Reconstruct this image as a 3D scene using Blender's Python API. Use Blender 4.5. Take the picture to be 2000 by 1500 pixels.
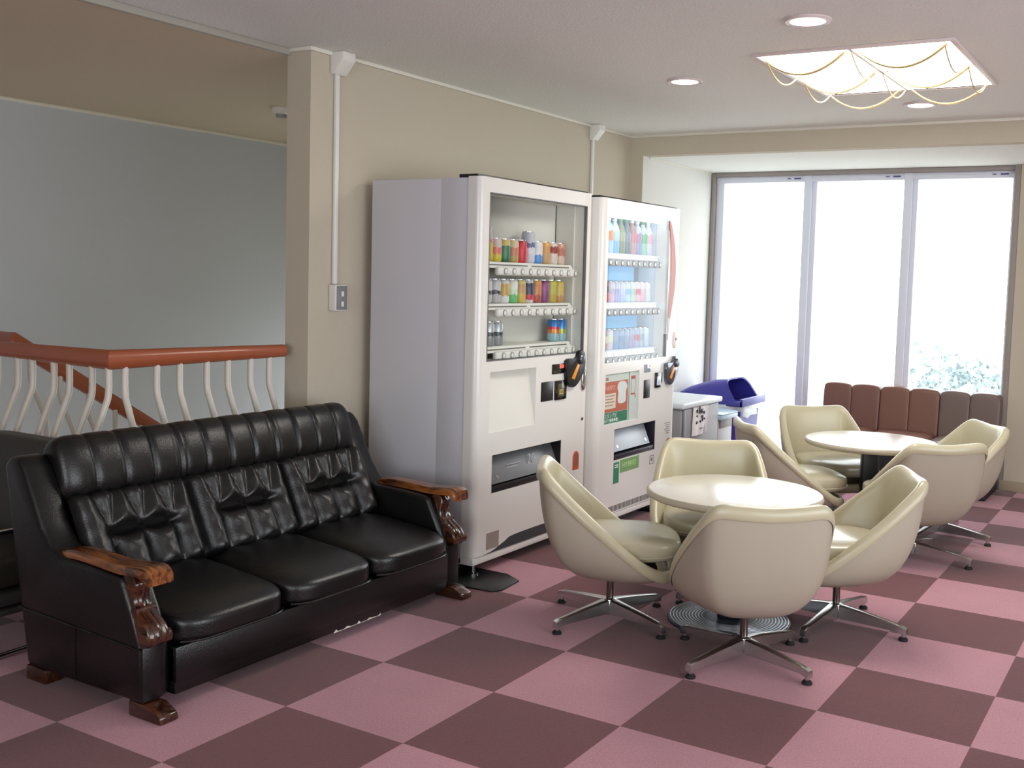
import bpy, bmesh, math, random
from math import sin, cos, pi, radians, atan2, hypot, sqrt
from mathutils import Vector, Matrix
random.seed(7)
for _o in list(bpy.data.objects):
    bpy.data.objects.remove(_o)
SC = bpy.context.scene
COL = SC.collection

# ------------------------------------------------------------------ camera
F, YAW, PITCH, ROLL = 2083.68, -0.5364, 0.075, -0.0291
CAM = Vector((2.533, -2.0337, 1.462))
fw = Vector((sin(YAW)*cos(PITCH), cos(YAW)*cos(PITCH), -sin(PITCH)))
r0 = Vector((cos(YAW), -sin(YAW), 0)); d0 = fw.cross(r0)
rt = cos(ROLL)*r0 + sin(ROLL)*d0; dn = -sin(ROLL)*r0 + cos(ROLL)*d0
cd = bpy.data.cameras.new('camera'); cam = bpy.data.objects.new('camera', cd); COL.objects.link(cam)
up = -dn; bk = -fw
cam.matrix_world = Matrix(((rt.x, up.x, bk.x, CAM.x), (rt.y, up.y, bk.y, CAM.y), (rt.z, up.z, bk.z, CAM.z), (0, 0, 0, 1)))
cd.sensor_fit = 'HORIZONTAL'; cd.sensor_width = 36; cd.lens = 36*F/2000
cd.shift_x = -(1093.17-1000)/2000; cd.shift_y = (696.16-750)/2000
cd.clip_start = 0.05; cd.clip_end = 200
SC.camera = cam

# ------------------------------------------------------------------ view, world, daylight
SC.view_settings.view_transform = 'Standard'
SC.view_settings.look = 'None'
SC.view_settings.exposure = 0.25
SC.view_settings.gamma = 1.0
SC.view_settings.use_curve_mapping = False
SC.cycles.use_denoising = True
SC.cycles.max_bounces = 10; SC.cycles.diffuse_bounces = 6; SC.cycles.transparent_max_bounces = 16
SC.cycles.caustics_reflective = False; SC.cycles.caustics_refractive = False
SC.cycles.sample_clamp_indirect = 6
w = bpy.data.worlds.new('overcast_sky'); SC.world = w; w.use_nodes = True
w.node_tree.nodes['Background'].inputs[0].default_value = (0.90, 0.96, 1.0, 1)
w.node_tree.nodes['Background'].inputs[1].default_value = 4.5

def area(name, loc, rot, sx, sy, power, col=(1, 1, 1), portal=False, spread=None):
    l = bpy.data.lights.new(name, 'AREA'); l.shape = 'RECTANGLE'; l.size = sx; l.size_y = sy; l.energy = power; l.color = col
    if spread: l.spread = spread
    if portal: l.cycles.is_portal = True
    o = bpy.data.objects.new(name, l); o.location = loc; o.rotation_euler = rot; COL.objects.link(o)
    return o
# portals at the window openings; the unseen right one is added for fill
area('portal_bay', (0.2, 6.42, 1.2), (radians(-90), 0, 0), 2.5, 2.3, 1, portal=True)
area('portal_rear', (2.4, -4.56, 1.3), (radians(90), 0, 0), 3.8, 2.0, 1, portal=True)
area('portal_right', (6.06, 0.2, 1.28), (0, radians(90), 0), 2.05, 5.6, 1, portal=True)
area('portal_stairs', (-2.65, 5.62, .07), (radians(-90), 0, 0), 2.1, 1.95, 1, portal=True)

# ------------------------------------------------------------------ materials
def lin(c):
    return tuple(((v/255)/12.92 if v/255 <= .04045 else ((v/255+.055)/1.055)**2.4) for v in c)
MATS = {}
def mat(name, rgb, rough=.5, metal=0, spec=.5, coat=0, bump=None, noise=None, emit=None, trans=None, sheen=0):
    """bump=(scale,strength[,detail]); noise=(scale,amount); colours in sRGB 0-255"""
    if name in MATS: return MATS[name]
    m = bpy.data.materials.new(name); m.use_nodes = True
    nt = m.node_tree; b = nt.nodes['Principled BSDF']; L = nt.links
    c = lin(rgb)
    b.inputs['Base Color'].default_value = (*c, 1); b.inputs['Roughness'].default_value = rough
    b.inputs['Metallic'].default_value = metal; b.inputs['Specular IOR Level'].default_value = spec
    b.inputs['Coat Weight'].default_value = coat; b.inputs['Coat Roughness'].default_value = .08
    b.inputs['Sheen Weight'].default_value = sheen
    tc = nt.nodes.new('ShaderNodeTexCoord')
    if noise:
        n = nt.nodes.new('ShaderNodeTexNoise'); n.inputs['Scale'].default_value = noise[0]; n.inputs['Detail'].default_value = 4
        L.new(tc.outputs['Object'], n.inputs['Vector'])
        mx = nt.nodes.new('ShaderNodeMix'); mx.data_type = 'RGBA'
        a = noise[1]
        mx.inputs[6].default_value = (*[v*(1-a) for v in c], 1); mx.inputs[7].default_value = (*[min(1, v*(1+a)) for v in c], 1)
        L.new(n.outputs['Fac'], mx.inputs[0]); L.new(mx.outputs[2], b.inputs['Base Color'])
    if bump:
        n = nt.nodes.new('ShaderNodeTexNoise'); n.inputs['Scale'].default_value = bump[0]
        n.inputs['Detail'].default_value = bump[2] if len(bump) > 2 else 3
        L.new(tc.outputs['Object'], n.inputs['Vector'])
        bp = nt.nodes.new('ShaderNodeBump'); bp.inputs['Strength'].default_value = bump[1]; bp.inputs['Distance'].default_value = .004
        L.new(n.outputs['Fac'], bp.inputs['Height']); L.new(bp.outputs['Normal'], b.inputs['Normal'])
    if emit:
        b.inputs['Emission Color'].default_value = (*lin(emit[0]), 1); b.inputs['Emission Strength'].default_value = emit[1]
    MATS[name] = m
    return m
def glass(name, tint=(1, 1, 1), gloss=.12, rough=.02):
    if name in MATS: return MATS[name]
    m = bpy.data.materials.new(name); m.use_nodes = True; nt = m.node_tree; nt.nodes.clear()
    o = nt.nodes.new('ShaderNodeOutputMaterial'); t = nt.nodes.new('ShaderNodeBsdfTransparent'); g = nt.nodes.new('ShaderNodeBsdfGlossy')
    t.inputs[0].default_value = (*tint, 1); g.inputs['Roughness'].default_value = rough
    fr = nt.nodes.new('ShaderNodeLayerWeight'); fr.inputs[0].default_value = .5
    pw = nt.nodes.new('ShaderNodeMath'); pw.operation = 'POWER'; pw.inputs[1].default_value = 5; nt.links.new(fr.outputs['Facing'], pw.inputs[0])
    mu = nt.nodes.new('ShaderNodeMath'); mu.operation = 'MULTIPLY_ADD'; mu.inputs[1].default_value = .45; mu.inputs[2].default_value = gloss
    nt.links.new(pw.outputs[0], mu.inputs[0])
    mx = nt.nodes.new('ShaderNodeMixShader'); nt.links.new(mu.outputs[0], mx.inputs[0])
    nt.links.new(t.outputs[0], mx.inputs[1]); nt.links.new(g.outputs[0], mx.inputs[2]); nt.links.new(mx.outputs[0], o.inputs[0])
    MATS[name] = m
    return m
def carpet():
    m = bpy.data.materials.new('checker_carpet'); m.use_nodes = True; nt = m.node_tree; L = nt.links; b = nt.nodes['Principled BSDF']
    tc = nt.nodes.new('ShaderNodeTexCoord'); sp = nt.nodes.new('ShaderNodeSeparateXYZ'); L.new(tc.outputs['Object'], sp.inputs[0])
    def mth(op, a, bb=None):
        n = nt.nodes.new('ShaderNodeMath'); n.operation = op
        for k, v in ((0, a), (1, bb)):
            if v is None: continue
            if isinstance(v, (int, float)): n.inputs[k].default_value = v
            else: L.new(v, n.inputs[k])
        return n.outputs[0]
    fx = mth('FLOOR', mth('MULTIPLY', sp.outputs[0], 2.0)); fy = mth('FLOOR', mth('MULTIPLY', sp.outputs[1], 2.0))
    par = mth('MODULO', mth('ADD', mth('ADD', fx, fy), 1000.0), 2.0)
    par = mth('GREATER_THAN', par, .5)
    # each tile slightly lighter or darker, pile-direction shading put into its colour
    cb = nt.nodes.new('ShaderNodeCombineXYZ'); L.new(fx, cb.inputs[0]); L.new(fy, cb.inputs[1])
    wn = nt.nodes.new('ShaderNodeTexWhiteNoise'); wn.noise_dimensions = '2D'; L.new(cb.outputs[0], wn.inputs['Vector'])
    mx = nt.nodes.new('ShaderNodeMix'); mx.data_type = 'RGBA'
    mx.inputs[6].default_value = (*lin((110, 61, 66)), 1); mx.inputs[7].default_value = (*lin((186, 134, 146)), 1)
    L.new(par, mx.inputs[0])
    n1 = nt.nodes.new('ShaderNodeTexNoise'); n1.inputs['Scale'].default_value = 130; n1.inputs['Detail'].default_value = 5; n1.inputs['Roughness'].default_value = .8
    n2 = nt.nodes.new('ShaderNodeTexNoise'); n2.inputs['Scale'].default_value = 3.0; n2.inputs['Detail'].default_value = 3
    L.new(tc.outputs['Object'], n1.inputs['Vector']); L.new(tc.outputs['Object'], n2.inputs['Vector'])
    v = mth('ADD', mth('ADD', mth('MULTIPLY', n1.outputs['Fac'], 1.15), mth('MULTIPLY', n2.outputs['Fac'], .28)), mth('ADD', mth('MULTIPLY', wn.outputs['Value'], .14), .22))
    m2 = nt.nodes.new('ShaderNodeMix'); m2.data_type = 'RGBA'; m2.blend_type = 'MULTIPLY'; m2.inputs[0].default_value = 1
    cv = nt.nodes.new('ShaderNodeCombineXYZ')
    for k in range(3): L.new(v, cv.inputs[k])
    L.new(mx.outputs[2], m2.inputs[6]); L.new(cv.outputs[0], m2.inputs[7]); L.new(m2.outputs[2], b.inputs['Base Color'])
    b.inputs['Roughness'].default_value = .9; b.inputs['Specular IOR Level'].default_value = .25
    b.inputs['Sheen Weight'].default_value = .25; b.inputs['Sheen Roughness'].default_value = .4
    bp = nt.nodes.new('ShaderNodeBump'); bp.inputs['Strength'].default_value = .5; bp.inputs['Distance'].default_value = .004
    L.new(n1.outputs['Fac'], bp.inputs['Height']); L.new(bp.outputs['Normal'], b.inputs['Normal'])
    return m
def wood(name, dark, light, rough=.25):
    m = bpy.data.materials.new(name); m.use_nodes = True; nt = m.node_tree; L = nt.links; b = nt.nodes['Principled BSDF']
    tc = nt.nodes.new('ShaderNodeTexCoord'); mp = nt.nodes.new('ShaderNodeMapping'); mp.inputs['Scale'].default_value = (2, 22, 14)
    L.new(tc.outputs['Object'], mp.inputs[0])
    n = nt.nodes.new('ShaderNodeTexNoise'); n.inputs['Scale'].default_value = 3; n.inputs['Detail'].default_value = 6; n.inputs['Distortion'].default_value = .6
    L.new(mp.outputs[0], n.inputs['Vector'])
    r = nt.nodes.new('ShaderNodeValToRGB'); r.color_ramp.elements[0].position = .35; r.color_ramp.elements[1].position = .68
    r.color_ramp.elements[0].color = (*lin(dark), 1); r.color_ramp.elements[1].color = (*lin(light), 1)
    L.new(n.outputs['Fac'], r.inputs[0]); L.new(r.outputs[0], b.inputs['Base Color'])
    b.inputs['Roughness'].default_value = rough; b.inputs['Coat Weight'].default_value = .6; b.inputs['Coat Roughness'].default_value = .08
    return m
def bands(name, cols, cuts, rough=.3, metal=.0):
    """printed wrap: colour bands by height (generated z), 0..1"""
    m = bpy.data.materials.new(name); m.use_nodes = True; nt = m.node_tree; L = nt.links; b = nt.nodes['Principled BSDF']
    tc = nt.nodes.new('ShaderNodeTexCoord'); sp = nt.nodes.new('ShaderNodeSeparateXYZ'); L.new(tc.outputs['Generated'], sp.inputs[0])
    r = nt.nodes.new('ShaderNodeValToRGB'); r.color_ramp.interpolation = 'CONSTANT'
    e = r.color_ramp.elements; e[0].position = 0; e[0].color = (*lin(cols[0]), 1); e[1].position = cuts[0]; e[1].color = (*lin(cols[1]), 1)
    for c, p in zip(cols[2:], cuts[1:]):
        k = e.new(p); k.color = (*lin(c), 1)
    # wobble the band edges with a little noise so that they read as artwork
    n = nt.nodes.new('ShaderNodeTexNoise'); n.inputs['Scale'].default_value = 60; L.new(tc.outputs['Object'], n.inputs['Vector'])
    a = nt.nodes.new('ShaderNodeMath'); a.operation = 'MULTIPLY_ADD'; a.inputs[1].default_value = .28; L.new(n.outputs['Fac'], a.inputs[0])
    s = nt.nodes.new('ShaderNodeMath'); s.operation = 'SUBTRACT'; L.new(sp.outputs[2], s.inputs[0]); s.inputs[1].default_value = .14
    L.new(s.outputs[0], a.inputs[2]); L.new(a.outputs[0], r.inputs[0]); L.new(r.outputs[0], b.inputs['Base Color'])
    b.inputs['Roughness'].default_value = rough; b.inputs['Metallic'].default_value = metal
    return m

CARPET = carpet()
WALL = mat('wallpaper', (196, 187, 168), .85, bump=(260, .35), noise=(3, .02))
WALLW = mat('wallpaper_white', (218, 218, 212), .85, bump=(240, .4), noise=(3, .02))
CEIL = mat('ceiling_plaster', (232, 235, 230), .9, bump=(70, .9, 6), noise=(120, .11))  # fine colour noise stands in for shading of the plaster relief
STAIRCEIL = mat('stair_ceiling_paper', (206, 190, 166), .9, bump=(200, .35))
STAIRWALL = mat('stair_wallpaper', (196, 200, 204), .85, bump=(240, .3))
TRIM = mat('trim_white', (226, 222, 210), .5)
BASEB = mat('vinyl_baseboard', (172, 158, 138), .5)
LEATHER = mat('black_leather', (10, 10, 11), .31, spec=.55, bump=(160, .22, 5))
LEATHER2 = mat('dark_brown_vinyl', (44, 40, 34), .42, bump=(180, .2))
WOOD = wood('varnished_wood', (60, 28, 12), (158, 96, 44))
WOODD = wood('dark_varnished_wood', (26, 12, 8), (84, 42, 20), .2)
CHROME = mat('chrome', (190, 190, 192), .12, 1)
ALU = mat('cast_aluminium', (196, 198, 196), .24, 1, bump=(60, .05))
STEELD = mat('dark_steel_tube', (120, 112, 106), .22, 1)
ENAMEL = mat('white_enamel', (226, 225, 221), .22, spec=.5, coat=.25)
ENAMELB = mat('cabinet_enamel', (205, 205, 212), .2, spec=.5, coat=.35)
PLASW = mat('white_plastic', (228, 226, 220), .4)
PLASG = mat('grey_plastic', (150, 150, 152), .45)
LINER = mat('display_liner', (222, 221, 214), .45)
BLACK = mat('black_plastic', (24, 24, 27), .35)
BLACKG = mat('black_gloss', (14, 14, 18), .12, coat=.5)
RUBBER = mat('black_rubber', (22, 22, 24), .6)
MATB = mat('black_mat', (20, 24, 24), .35, bump=(40, .2))
SHELL = mat('beige_shell', (176, 167, 150), .42, spec=.4, noise=(5, .04))
LINING = mat('cream_vinyl', (196, 189, 160), .3, spec=.5, coat=.15, noise=(6, .04))
SEATM = mat('seat_vinyl', (188, 182, 158), .27, spec=.5, coat=.2, noise=(6, .05))
TABLETOP = mat('cream_laminate', (222, 216, 200), .24, spec=.6, coat=.4)
TABLEEDGE = mat('table_edge', (186, 178, 160), .35)
COLUMN = mat('black_column', (24, 26, 34), .35)
RED = mat('red_handrail', (158, 84, 54), .3, coat=.3)
BALU = mat('baluster_white', (205, 198, 186), .35)
BROWN = mat('brown_vinyl', (120, 84, 74), .4, bump=(120, .1))
TAUPE = mat('taupe_vinyl', (112, 94, 88), .4, bump=(120, .1))
BENCHB = mat('bench_base', (22, 24, 34), .5)
BINB = mat('blue_plastic', (62, 58, 150), .38)
BING = mat('grey_bin', (146, 144, 146), .45)
BINGL = mat('pale_bin', (206, 212, 216), .35)
BAG = mat('translucent_bag', (222, 228, 232), .3)
PAPER = mat('paper', (226, 222, 222), .6)
INK = mat('ink', (40, 38, 48), .6)
ALFR = mat('window_aluminium', (224, 228, 240), .4, 0)  # pale bluish colour puts the window glare into the frames
GOLD = mat('gold_rod', (186, 160, 100), .3, .3)
LAMP = mat('lamp_diffuser', (255, 252, 246), .5, emit=((255, 250, 242), 11.0))
DOWNL = mat('downlight_lens', (255, 252, 246), .5, emit=((255, 250, 244), 9.0))
PINKT = mat('pinkish_frame', (214, 200, 198), .4)
TUBE = mat('fluorescent_tube', (250, 253, 255), .5, emit=((222, 240, 255), 2.8))
REDLED = mat('red_led', (255, 60, 50), .4, emit=((255, 60, 44), 2.5))
ORANGE = mat('orange_plastic', (206, 96, 40), .4)
AMBER = mat('amber_slot', (226, 150, 40), .35)
GLASSV = glass('machine_glass', (.97, .98, .98), .012)
GLASSW = glass('window_glass', (1, 1, 1), .02)
LEAF = mat('glare_leaf', (158, 172, 174), .6, noise=(6, .3))  # leaves paled in colour to stand in for outdoor glare
BARK = mat('bark', (120, 104, 88), .9)

# ------------------------------------------------------------------ mesh builder
class MB:
    def __init__(s): s.bm = bmesh.new()
    def _new(s, fs, mi, smooth=True):
        for f in fs: f.material_index = mi; f.smooth = smooth
    def box(s, x0, x1, y0, y1, z0, z1, bev=0, seg=2, mi=0, M=None):
        t = bmesh.new(); bmesh.ops.create_cube(t, size=1)
        for v in t.verts: v.co = Vector((x0+(v.co.x+.5)*(x1-x0), y0+(v.co.y+.5)*(y1-y0), z0+(v.co.z+.5)*(z1-z0)))
        if bev > 0: bmesh.ops.bevel(t, geom=t.edges[:], offset=bev, segments=seg, affect='EDGES', profile=.5)
        return s.merge(t, mi, M)
    def merge(s, t, mi=0, M=None, keep=False):
        mp = {}
        for v in t.verts: mp[v] = s.bm.verts.new(M @ v.co if M else v.co)
        for f in t.faces:
            try: nf = s.bm.faces.new([mp[v] for v in f.verts])
            except ValueError: continue
            nf.material_index = f.material_index if keep else mi; nf.smooth = True
        t.free(); return s
    def loft(s, rings, closed=True, caps=True, mi=0, M=None):
        R = [[s.bm.verts.new(M @ Vector(p) if M else Vector(p)) for p in r] for r in rings]
        n = len(R[0]); fs = []
        for a, b in zip(R, R[1:]):
            for k in range(n if closed else n-1):
                q = (k+1) % n
                try: fs.append(s.bm.faces.new((a[k], a[q], b[q], b[k])))
                except ValueError: pass
        if caps and closed:
            try: fs.append(s.bm.faces.new(R[0][::-1])); fs.append(s.bm.faces.new(R[-1]))
            except ValueError: pass
        s._new(fs, mi); return s
    def tube(s, pts, r, n=10, mi=0, caps=True, M=None, sx=1, sy=1):
        pts = [Vector(p) for p in pts]; rings = []
        rr = r if isinstance(r, (list, tuple)) else [r]*len(pts)
        d = (pts[1]-pts[0]).normalized(); ref = Vector((0, 0, 1)) if abs(d.z) < .9 else Vector((1, 0, 0))
        u = d.cross(ref).normalized()
        for i, p in enumerate(pts):
            if i == 0: t = pts[1]-p
            elif i == len(pts)-1: t = p-pts[i-1]
            else: t = (pts[i+1]-p).normalized()+(p-pts[i-1]).normalized()
            t.normalize(); u = (u-t*u.dot(t)).normalized(); v = t.cross(u)
            k = 1.0
            if 0 < i < len(pts)-1:
                c = (p-pts[i-1]).normalized().dot(t); k = 1/max(c, .5)
            rings.append([p+u*cos(2*pi*j/n)*rr[i]*sx*1.0+v*sin(2*pi*j/n)*rr[i]*sy*k for j in range(n)])
        return s.loft(rings, True, caps, mi, M)
    def cyl(s, p0, p1, r0, r1=None, n=20, mi=0, M=None):
        return s.tube([p0, p1], [r0, r0 if r1 is None else r1], n, mi, True, M)
    def lathe(s, prof, c=(0, 0, 0), n=28, mi=0, M=None, caps=True):
        c = Vector(c); rings = [[c+Vector((r*cos(2*pi*j/n), r*sin(2*pi*j/n), z)) for j in range(n)] for r, z in prof]
        return s.loft(rings, True, caps, mi, M)
    def prism(s, poly, axis, a, b, bev=0, mi=0, M=None, seg=2):
        t = bmesh.new()
        def P(p, k):
            return {'x': (k, p[0], p[1]), 'y': (p[0], k, p[1]), 'z': (p[0], p[1], k)}[axis]
        A = [t.verts.new(P(p, a)) for p in poly]; B = [t.verts.new(P(p, b)) for p in poly]
        t.faces.new(A[::-1]); t.faces.new(B); n = len(poly)
        for k in range(n): t.faces.new((A[k], A[(k+1) % n], B[(k+1) % n], B[k]))
        bmesh.ops.recalc_face_normals(t, faces=t.faces[:])
        if bev > 0:
            es = [e for e in t.edges if len(e.link_faces) == 2 and (e.link_faces[0] in t.faces and e.calc_face_angle(0) > .6)]
            bmesh.ops.bevel(t, geom=es, offset=bev, segments=seg, affect='EDGES', profile=.5, clamp_overlap=True)
        return s.merge(t, mi, M)
    def superbox(s, c, h, n=6, div=10, fn=None, mi=0):
        t = bmesh.new(); bmesh.ops.create_cube(t, size=2); bmesh.ops.subdivide_edges(t, edges=t.edges[:], cuts=div, use_grid_fill=True)
        for v in t.verts:
            q = v.co; nn = (abs(q.x)**n+abs(q.y)**n+abs(q.z)**n)**(1/n); q = q/nn
            p = Vector((c[0]+q.x*h[0], c[1]+q.y*h[1], c[2]+q.z*h[2]))
            v.co = fn(p, q) if fn else p
        return s.merge(t, mi)
    def build(s, name, mats, parent=None, org=(0, 0, 0), sharp=38, **props):
        bm = s.bm; bmesh.ops.remove_doubles(bm, verts=bm.verts[:], dist=1e-5)
        bmesh.ops.recalc_face_normals(bm, faces=bm.faces[:])
        lim = radians(sharp)
        for e in bm.edges:
            if len(e.link_faces) == 2 and e.calc_face_angle(0) > lim: e.smooth = False
        o3 = Vector(org)
        if o3.length: 
            for v in bm.verts: v.co -= o3
        me = bpy.data.meshes.new(name); bm.to_mesh(me); bm.free()
        for m in (mats if isinstance(mats, (list, tuple)) else [mats]): me.materials.append(m)
        o = bpy.data.objects.new(name, me); COL.objects.link(o)
        if parent: o.parent = parent
        else: o.location = o3
        for k, v in props.items(): o[k] = v
        return o
def thing(name, label, cat, loc=(0, 0, 0), rotz=0, group=None):
    o = bpy.data.objects.new(name, None); COL.objects.link(o); o.empty_display_size = .1
    o.location = loc; o.rotation_euler = (0, 0, rotz); o['label'] = label; o['category'] = cat
    if group: o['group'] = group
    return o
def tag(o, label, cat, group=None):
    o['label'] = label; o['category'] = cat
    if group: o['group'] = group
    return o
def struct(o): o['kind'] = 'structure'; return o
def dup(root, loc, rotz, label=None):
    r = root.copy(); COL.objects.link(r); r.location = loc; r.rotation_euler = (0, 0, rotz)
    if label: r['label'] = label
    for ch in list(root.children):
        c = ch.copy(); COL.objects.link(c); c.parent = r
        for g in list(ch.children):
            d = g.copy(); COL.objects.link(d); d.parent = c
    return r
def catmull(P, n=8, closed=False):
    P = [Vector(p) for p in P]; out = []; N = len(P)
    rng = range(N if closed else N-1)
    for i in rng:
        if closed: a, b, c, d = P[i-1], P[i], P[(i+1) % N], P[(i+2) % N]
        else: a, b, c, d = P[max(i-1, 0)], P[i], P[i+1], P[min(i+2, N-1)]
        for k in range(n):
            t = k/n
            out.append(.5*((2*b)+(c-a)*t+(2*a-5*b+4*c-d)*t*t+(-a+3*b-3*c+d)*t**3))
    if not closed: out.append(P[-1])
    return out
def lettering(txt, size, loc, m, parent, org=(0, 0, 0), facing='x', name='lettering', align='LEFT', sx=1.0):
    cu = bpy.data.curves.new(name, 'FONT'); cu.body = txt; cu.size = size; cu.align_x = align; cu.extrude = .0006; cu.resolution_u = 2
    to = bpy.data.objects.new('tmp_txt', cu); COL.objects.link(to)
    dg = bpy.context.evaluated_depsgraph_get(); dg.update()
    me = bpy.data.meshes.new_from_object(to.evaluated_get(dg)); bpy.data.objects.remove(to); bpy.data.curves.remove(cu)
    L = Vector(loc)-Vector(org)
    M = Matrix(((0, 0, 1, L.x), (sx, 0, 0, L.y), (0, 1, 0, L.z), (0, 0, 0, 1)))
    me.transform(M); me.materials.clear(); me.materials.append(m)
    me.name = name; o = bpy.data.objects.new(name, me); COL.objects.link(o); o.parent = parent
    return o

# ------------------------------------------------------------------ setting
CZ, SZ, SOF = 2.50, 2.472, 2.352
Y1, Y2, XL, XJ = 5.0, 6.30, -1.10, -0.995
XR, YB = 6.0, -4.5
b = MB(); b.box(-1.26, XR, YB, Y2+.12, -.12, 0); b.box(-4.0, -1.26, YB, .70, -.12, 0)
struct(b.build('floor', CARPET, sharp=20))
b = MB(); b.box(-1.235, XR, YB, Y1+.1, CZ, CZ+.15)
struct(b.build('ceiling', CEIL))
b = MB(); b.box(-4.0, -1.235, YB, 5.6, SZ, SZ+.21)
struct(b.build('ceiling_stairwell', STAIRCEIL))
b = MB(); b.box(-1.25, XL, 1.72, 5.6, -2.6, CZ+.05)
struct(b.build('wall_left', WALL))
b = MB(); b.box(-4.1, -3.9, YB, 5.6, -2.6, SZ+.1)
struct(b.build('wall_stairwell', STAIRWALL))
# end wall of the stairwell with its landing window
b = MB(); b.box(-3.9, -1.25, 5.5, 5.6, -2.6, -.9); b.box(-3.9, -1.25, 5.5, 5.6, 1.05, SZ); b.box(-3.9, -3.7, 5.5, 5.6, -.9, 1.05); b.box(-1.6, -1.25, 5.5, 5.6, -.9, 1.05)
struct(b.build('wall_stair_end', STAIRWALL))
b = MB(); b.box(-3.9, -1.25, .70, 5.5, -2.7, -2.6); b.box(-3.9, -1.26, .60, .70, -2.7, -.12)
struct(b.build('floor_lower', BASEB))
# flight of stairs going down beside the far railing
b = MB()
for k in range(10):
    b.box(-2.62, -1.30, 1.30+.26*k, 1.30+.26*(k+1), -.20*(k+1)-.22, -.20*(k+1))
b.box(-2.62, -1.30, .70, 1.30, -.12, 0)
o = b.build('staircase', BASEB); struct(o)
# bay : header, reveal, soffit
b = MB(); b.box(XL, XR, Y1, Y1+.10, SOF, CZ)
struct(b.build('wall_bay_header', WALL))
b = MB(); b.box(XL, XJ, Y1, Y2+.1, 0, SOF)
struct(b.build('wall_bay_side', WALL))
b = MB(); b.box(XJ, XJ+.004, Y1+.004, Y2, 0, SOF)
struct(b.build('wall_bay_reveal', WALLW))
b = MB(); b.box(XJ, XR, Y1+.10, Y2+.12, SOF, SOF+.08)
struct(b.build('ceiling_bay', CEIL))
b = MB(); b.box(1.40, XR, Y2-.06, Y2+.12, 0, SOF)
struct(b.build('wall_window_side', WALL))
b = MB(); b.box(1.375, XR, Y2-.075, Y2-.06, 0, .075, .004)
struct(b.build('baseboard_window_side', BASEB))
b = MB(); b.box(XL, XL+.012, 1.72, Y1, 0, .075, .003)
struct(b.build('baseboard_left', BASEB))
# thin cornice beads
b = MB(); b.box(XL, XL+.014, 1.72, Y1, CZ-.018, CZ, .003); b.box(-1.25, XL+.014, 1.706, 1.72, CZ-.018, CZ, .003); b.box(XL, XR, Y1-.014, Y1, CZ-.018, CZ, .003)
struct(b.build('trim_1', TRIM))
b = MB(); b.box(-3.9, -3.884, YB, 5.5, SZ-.022, SZ, .003)
struct(b.build('trim_2', TRIM))
b = MB(); b.box(-1.25, -1.225, YB, 1.72, SZ-.004, CZ, .006)
struct(b.build('trim_3', mat('edge_bead', (170, 166, 156), .7)))
b = MB(); b.box(XJ+.004, XJ+.012, Y1+.1, Y2, SOF-.012, SOF, .002)
struct(b.build('trim_4', TRIM))
# stair-opening kerb under the railing
b = MB(); b.box(-1.30, -1.19, .70, 1.72, 0, .05, .006); b.box(-2.1, -1.19, .69, .79, 0, .05, .006)
struct(b.build('trim_5', BASEB))
# unseen rear and right walls; right window added, both openings sized for fill
b = MB(); b.box(-4.0, XR, YB-.1, YB, 0, .30); b.box(-4.0, XR, YB-.1, YB, 2.3, CZ); b.box(-4.0, .5, YB-.1, YB, .30, 2.3); b.box(4.3, XR, YB-.1, YB, .30, 2.3)
struct(b.build('wall_rear', WALL))
b = MB(); b.box(XR, XR+.1, YB, Y2+.12, 0, .25); b.box(XR, XR+.1, YB, Y2+.12, 2.3, CZ); b.box(XR, XR+.1, YB, -2.6, .25, 2.3); b.box(XR, XR+.1, 3.0, Y2+.12, .25, 2.3)
struct(b.build('wall_right', WALL))

# bay window: aluminium frame, three tall panes
WX = [(-.889, -.206), (-.106, .572), (.671, 1.337)]
b = MB()
b.box(-.985, -.955, Y2-.03, Y2+.10, .0, SOF-.0, .004)                      # outer casing left
b.box(1.355, 1.40, Y2-.055, Y2+.10, .0, SOF, .004)
b.box(-.955, 1.355, Y2-.03, Y2+.10, SOF-.035, SOF-.001, .004)
win = struct(b.build('window_1', mat('casing_taupe', (150, 142, 136), .5)))
b = MB()
for x0, x1 in ((-.955, -.889), (1.337, 1.356)):
    b.box(x0, x1, Y2+.011, Y2+.066, .06, SOF-.035, .004)
for x0, x1 in ((-.206, -.106), (.572, .671)):
    b.box(x0, x0+.062, Y2-.005, Y2+.07, .06, SOF-.035, .004); b.box(x0+.062, x1, Y2+.018, Y2+.07, .06, SOF-.035, .004)
b.box(-.955, 1.356, Y2+.005, Y2+.07, SOF-.085, SOF-.035, .004); b.box(-.955, 1.356, Y2+.005, Y2+.07, .0, .08, .004)
b.build('window_frame', ALFR, win)
b = MB()
for x0, x1 in WX:
    b.box(x1-.14, x1-.115, Y2, Y2+.006, SOF-.062, SOF-.055); b.box(x1-.085, x1-.03, Y2, Y2+.006, SOF-.064, SOF-.053)
b.build('maker_plate', mat('label_blue', (84, 84, 140), .5), win)
for x0, x1 in WX:
    b = MB(); b.box(x0-.01, x1+.01, Y2+.036, Y2+.042, .07, SOF-.08); b.build('pane', GLASSW, win)

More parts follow.
